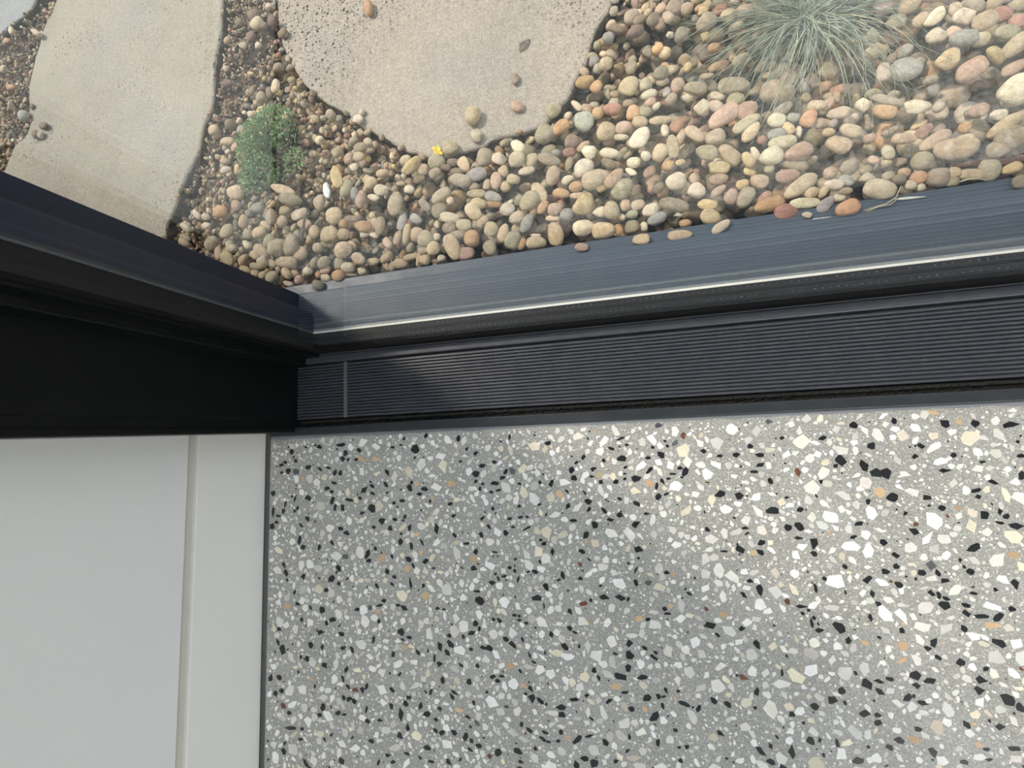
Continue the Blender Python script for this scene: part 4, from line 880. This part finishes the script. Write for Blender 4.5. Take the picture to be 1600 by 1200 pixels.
# ------------------------------------------------------------------ plants and small things
def height(x, y):
    return HM[int((x - GX0) / GS), int((y - GY0) / GS)]
def strip(bm, pts, w0, w1, up=Vector((0, 0, 1)), th=0.0):
    """thin folded blade along points"""
    prev = None; n = len(pts)
    for i, p in enumerate(pts):
        d = (pts[min(i + 1, n - 1)] - pts[max(i - 1, 0)]).normalized(); s = d.cross(up)
        s = s.normalized() if s.length > 1e-5 else Vector((1, 0, 0)); nn = s.cross(d)
        w = (w0 + (w1 - w0) * i / (n - 1)) / 2
        cur = [bm.verts.new(p - s * w), bm.verts.new(p + nn * w * 0.6), bm.verts.new(p + s * w)]
        if prev:
            for k in (0, 1): bm.faces.new((prev[k], prev[k + 1], cur[k + 1], cur[k]))
            bm.faces.new((prev[2], prev[0], cur[0], cur[2]))
        prev = cur
def grass_tuft():
    b0 = at(1256, 34, -0.02); root = empty('grass_tuft', (b0[0], b0[1], -0.024))
    tag(root, 'tuft of fine blue green grass growing in the gravel', 'grass')
    for nm, mt, n, seed in (('grass_blades', M_GRASS, 430, 1), ('dry_grass_blades', M_STRAW, 36, 2)):
        bm = bmesh.new(); r = random.Random(seed)
        for _ in range(n):
            th = r.uniform(0, 2 * math.pi); L = r.uniform(0.055, 0.135) * (1.12 if math.sin(th) < 0 else 1); lift = r.uniform(0.15, 1.0) if nm == 'grass_blades' else r.uniform(0.1, 0.7)
            rad = 0.014 * math.sqrt(r.random()); ph = r.uniform(0, 6.28)
            p = Vector((rad * math.cos(ph), rad * math.sin(ph), 0)); pts = []; curve = r.uniform(-0.5, 0.5)
            for k in range(8):
                t = k / 7; a = th + curve * t
                out = L * t; z = L * lift * (t * 1.25 - 1.15 * t * t) + 0.004
                pts.append(p + Vector((math.cos(a) * out, math.sin(a) * out, max(z, 0.008 + 0.006 * t))))
            strip(bm, pts, r.uniform(0.0010, 0.0017), 0.0003)
        o = from_bm(nm, bm, mt, root, True); o['kind'] = 'stuff'
grass_tuft()
def small_plant():
    c = at(425, 240, -0.02); root = empty('groundcover_plant', (c[0], c[1], -0.022))
    tag(root, 'small dark green leafy plant between the two large slabs', 'plant')
    bm = bmesh.new(); st = bmesh.new(); r = random.Random(5)
    for u, v, rad, n, hgt in ((440, 208, 30, 330, .026), (418, 224, 28, 300, .026), (408, 250, 26, 260, .024), (418, 276, 27, 240, .020), (400, 288, 18, 90, .014), (470, 258, 17, 90, .013), (455, 222, 20, 120, .02), (392, 232, 14, 70, .014), (440, 284, 14, 50, .010)):
        p = at(u, v, -0.018); R_ = rad * 0.00092
        for _ in range(int(n * 1.9)):
            th = r.uniform(0, 6.28); q = math.sqrt(r.random()); hh = hgt * math.sqrt(max(0, 1 - q * q)) * r.uniform(0.45, 1.08)
            o = Vector((p[0] - c[0] + R_ * q * math.cos(th) * 1.1, p[1] - c[1] + R_ * q * math.sin(th) * 1.1, 0.010 + hh))
            d = Vector((math.cos(th) * q + r.gauss(0, .5), math.sin(th) * q + r.gauss(0, .5), 0.5 + r.gauss(0, .4))).normalized()
            s = d.cross(Vector((r.gauss(0, .3), r.gauss(0, .3), 1))).normalized(); L = r.uniform(0.0030, 0.0062); nn = s.cross(d)
            v0 = bm.verts.new(o); v1 = bm.verts.new(o + d * L * .5 + s * L * .3 + nn * L * .12); v2 = bm.verts.new(o + d * L); v3 = bm.verts.new(o + d * L * .5 - s * L * .3 + nn * L * .12); v4 = bm.verts.new(o + d * L * .5 - nn * L * 0.05)
            for f in ((v0, v1, v4), (v1, v2, v4), (v2, v3, v4), (v3, v0, v4)): bm.faces.new(f)
        for _ in range(14):
            th = r.uniform(0, 6.28); e = Vector((p[0] - c[0] + R_ * .7 * math.cos(th), p[1] - c[1] + R_ * .7 * math.sin(th), 0.008 + hgt * .7)); b_ = Vector((p[0] - c[0], p[1] - c[1], 0))
            strip(st, [b_, b_.lerp(e, .5) + Vector((0, 0, .004)), e], 0.0012, 0.0007)
    o = from_bm('foliage', bm, M_LEAF, root); o['kind'] = 'stuff'
    from_bm('stems', st, M_STEM, root)
small_plant()

def curve_thing(name, px, zs, w, mt, label, cat):
    pts = [at(u, v, z) for (u, v), z in zip(px, zs)]; o0 = pts[0]; bm = bmesh.new(); P = []
    pts = [Vector(p - o0) for p in pts]
    for i in range(len(pts) - 1):
        for t in (0, .34, .67): P.append(pts[i].lerp(pts[i + 1], t))
    P.append(pts[-1]); rings = []
    for i, p in enumerate(P):
        d = (P[min(i + 1, len(P) - 1)] - P[max(i - 1, 0)]).normalized(); s = d.cross(Vector((0, 0, 1))).normalized(); n = s.cross(d)
        r = w * (1 - 0.5 * abs(i / (len(P) - 1) - 0.4)) * (1 + .2 * noise.noise(p * 300))
        rings.append([bm.verts.new(p + s * r * math.cos(a) + n * r * math.sin(a)) for a in np.arange(6) * math.pi / 3])
    for a, b in zip(rings[:-1], rings[1:]):
        for k in range(6): bm.faces.new((a[k], a[(k + 1) % 6], b[(k + 1) % 6], b[k]))
    bm.faces.new(rings[0][::-1]); bm.faces.new(rings[-1]); bmesh.ops.recalc_face_normals(bm, faces=bm.faces)
    o = from_bm(name, bm, mt, None, True); o.location = o0; return tag(o, label, cat)
curve_thing('twig', [(471, 384), (473, 360), (476, 340), (485, 333)], [-.012, -.002, 0.002, -.006], 0.0022, M_TWIG, 'thin dark bent twig standing up in the gravel near the jamb', 'twig')
curve_thing('twig', [(346, 352), (355, 342), (362, 333), (376, 335)], [-.010, -.006, -.004, -.008], 0.0010, M_TWIG, 'fine grey twig on small stones near the long slab', 'twig')
curve_thing('bark_strip', [(1490, 258), (1530, 256), (1570, 254), (1612, 247)], [-.012, -.008, -.008, -.010], 0.0045, M_BARK, 'dark red bark strip at the right edge of the gravel', 'bark')
curve_thing('grass_stalk', [(1346, 331), (1366, 324), (1386, 318), (1400, 308), (1408, 291)], [-.003, -.002, -.001, -.001, 0.002], 0.0006, M_STRAW, 'thin pale dry stalk lying on the sill, curled up at its end', 'dry grass')
curve_thing('grass_stalk', [(1350, 333), (1372, 323), (1390, 320), (1404, 310)], [-.003, 0.0, -.001, -.001], 0.0005, M_STRAW, 'shorter pale dry stalk crossing the curled one on the sill', 'dry grass')
curve_thing('grass_stalk', [(1500, 284), (1512, 280), (1528, 279), (1543, 282)], [-.004, -.002, -.002, -.003], 0.0007, M_STRAW, 'short pale dry stalk on the ledge below the brown stones', 'dry grass')

def shard(name, u, v, z, L, W, ang, h, mt, label, cat, seed):
    me = pebble_mesh(seed, 3, True); o = link(name, me, mt); p = at(u, v, z)
    e = at(u + math.cos(math.radians(ang)), v - math.sin(math.radians(ang)), z) - p
    o.matrix_world = Matrix.Translation(p) @ Matrix.Rotation(math.atan2(e[1], e[0]), 4, 'Z') @ Matrix.Rotation(0.12, 4, 'X') @ Matrix.Diagonal((L, W, h, 1))
    return tag(o, label, cat)
sh = shard('shell_shard', 510, 296, -0.004, 0.0125, 0.0055, 98, 0.0025, M_SHELL, 'bright white shell splinter on the gravel right of the plant', 'shell', 501)
shard('pit_patch', 820, 71, SLAB_TOP + 0.0005, 0.0105, 0.0065, 60, 0.0014, M_TWIG, 'flat dark grey patch in place of a pit in the round slab', 'patch', 502)  # dark flake added where the slab has a dark recess
shard('paint_flake', 1421, 309.5, -0.0035, 0.013, 0.0014, 5, 0.0006, M_FLAKE, 'thin white paint flake on the right part of the ledge', 'flake', 503)
for k, (u, v, l) in enumerate(((1275, 342, .003), (1284, 341, .005), (1293, 340, .004), (1336, 337, .002))):
    shard('dust_crumb', u, v, -0.0015, l, 0.0008, 8, 0.0006, M_FLAKE, ('leftmost tiny white crumb', 'longest tiny white crumb', 'third tiny white crumb', 'smallest, rightmost white crumb')[k] + ' in the row on the sill', 'crumb', 510 + k)['group'] = 'white crumbs on the sill'
def petal():
    p = at(684, 237, SLAB_TOP + 0.001); root = empty('yellow_flower', p); tag(root, 'small yellow flower fallen at the tip of the round slab', 'flower')
    for k in range(6):
        bm = bmesh.new(); a = k * 1.05 + 0.3; d = Vector((math.cos(a), math.sin(a), 0)); s = Vector((-d.y, d.x, 0)); L = 0.0055 + 0.002 * (k % 3); rows = []
        for t in (0, .35, .7, 1):
            w = 0.0026 * math.sin(math.pi * (0.12 + 0.8 * t)); c = d * L * t + Vector((0, 0, 0.0045 * t * (1.5 - t)))
            rows.append([bm.verts.new(c - s * w), bm.verts.new(c + Vector((0, 0, -.0008))), bm.verts.new(c + s * w)])
        for x, y in zip(rows[:-1], rows[1:]):
            for j in (0, 1): bm.faces.new((x[j], x[j + 1], y[j + 1], y[j]))
        from_bm('petal', bm, M_PETAL, root, True)
petal()
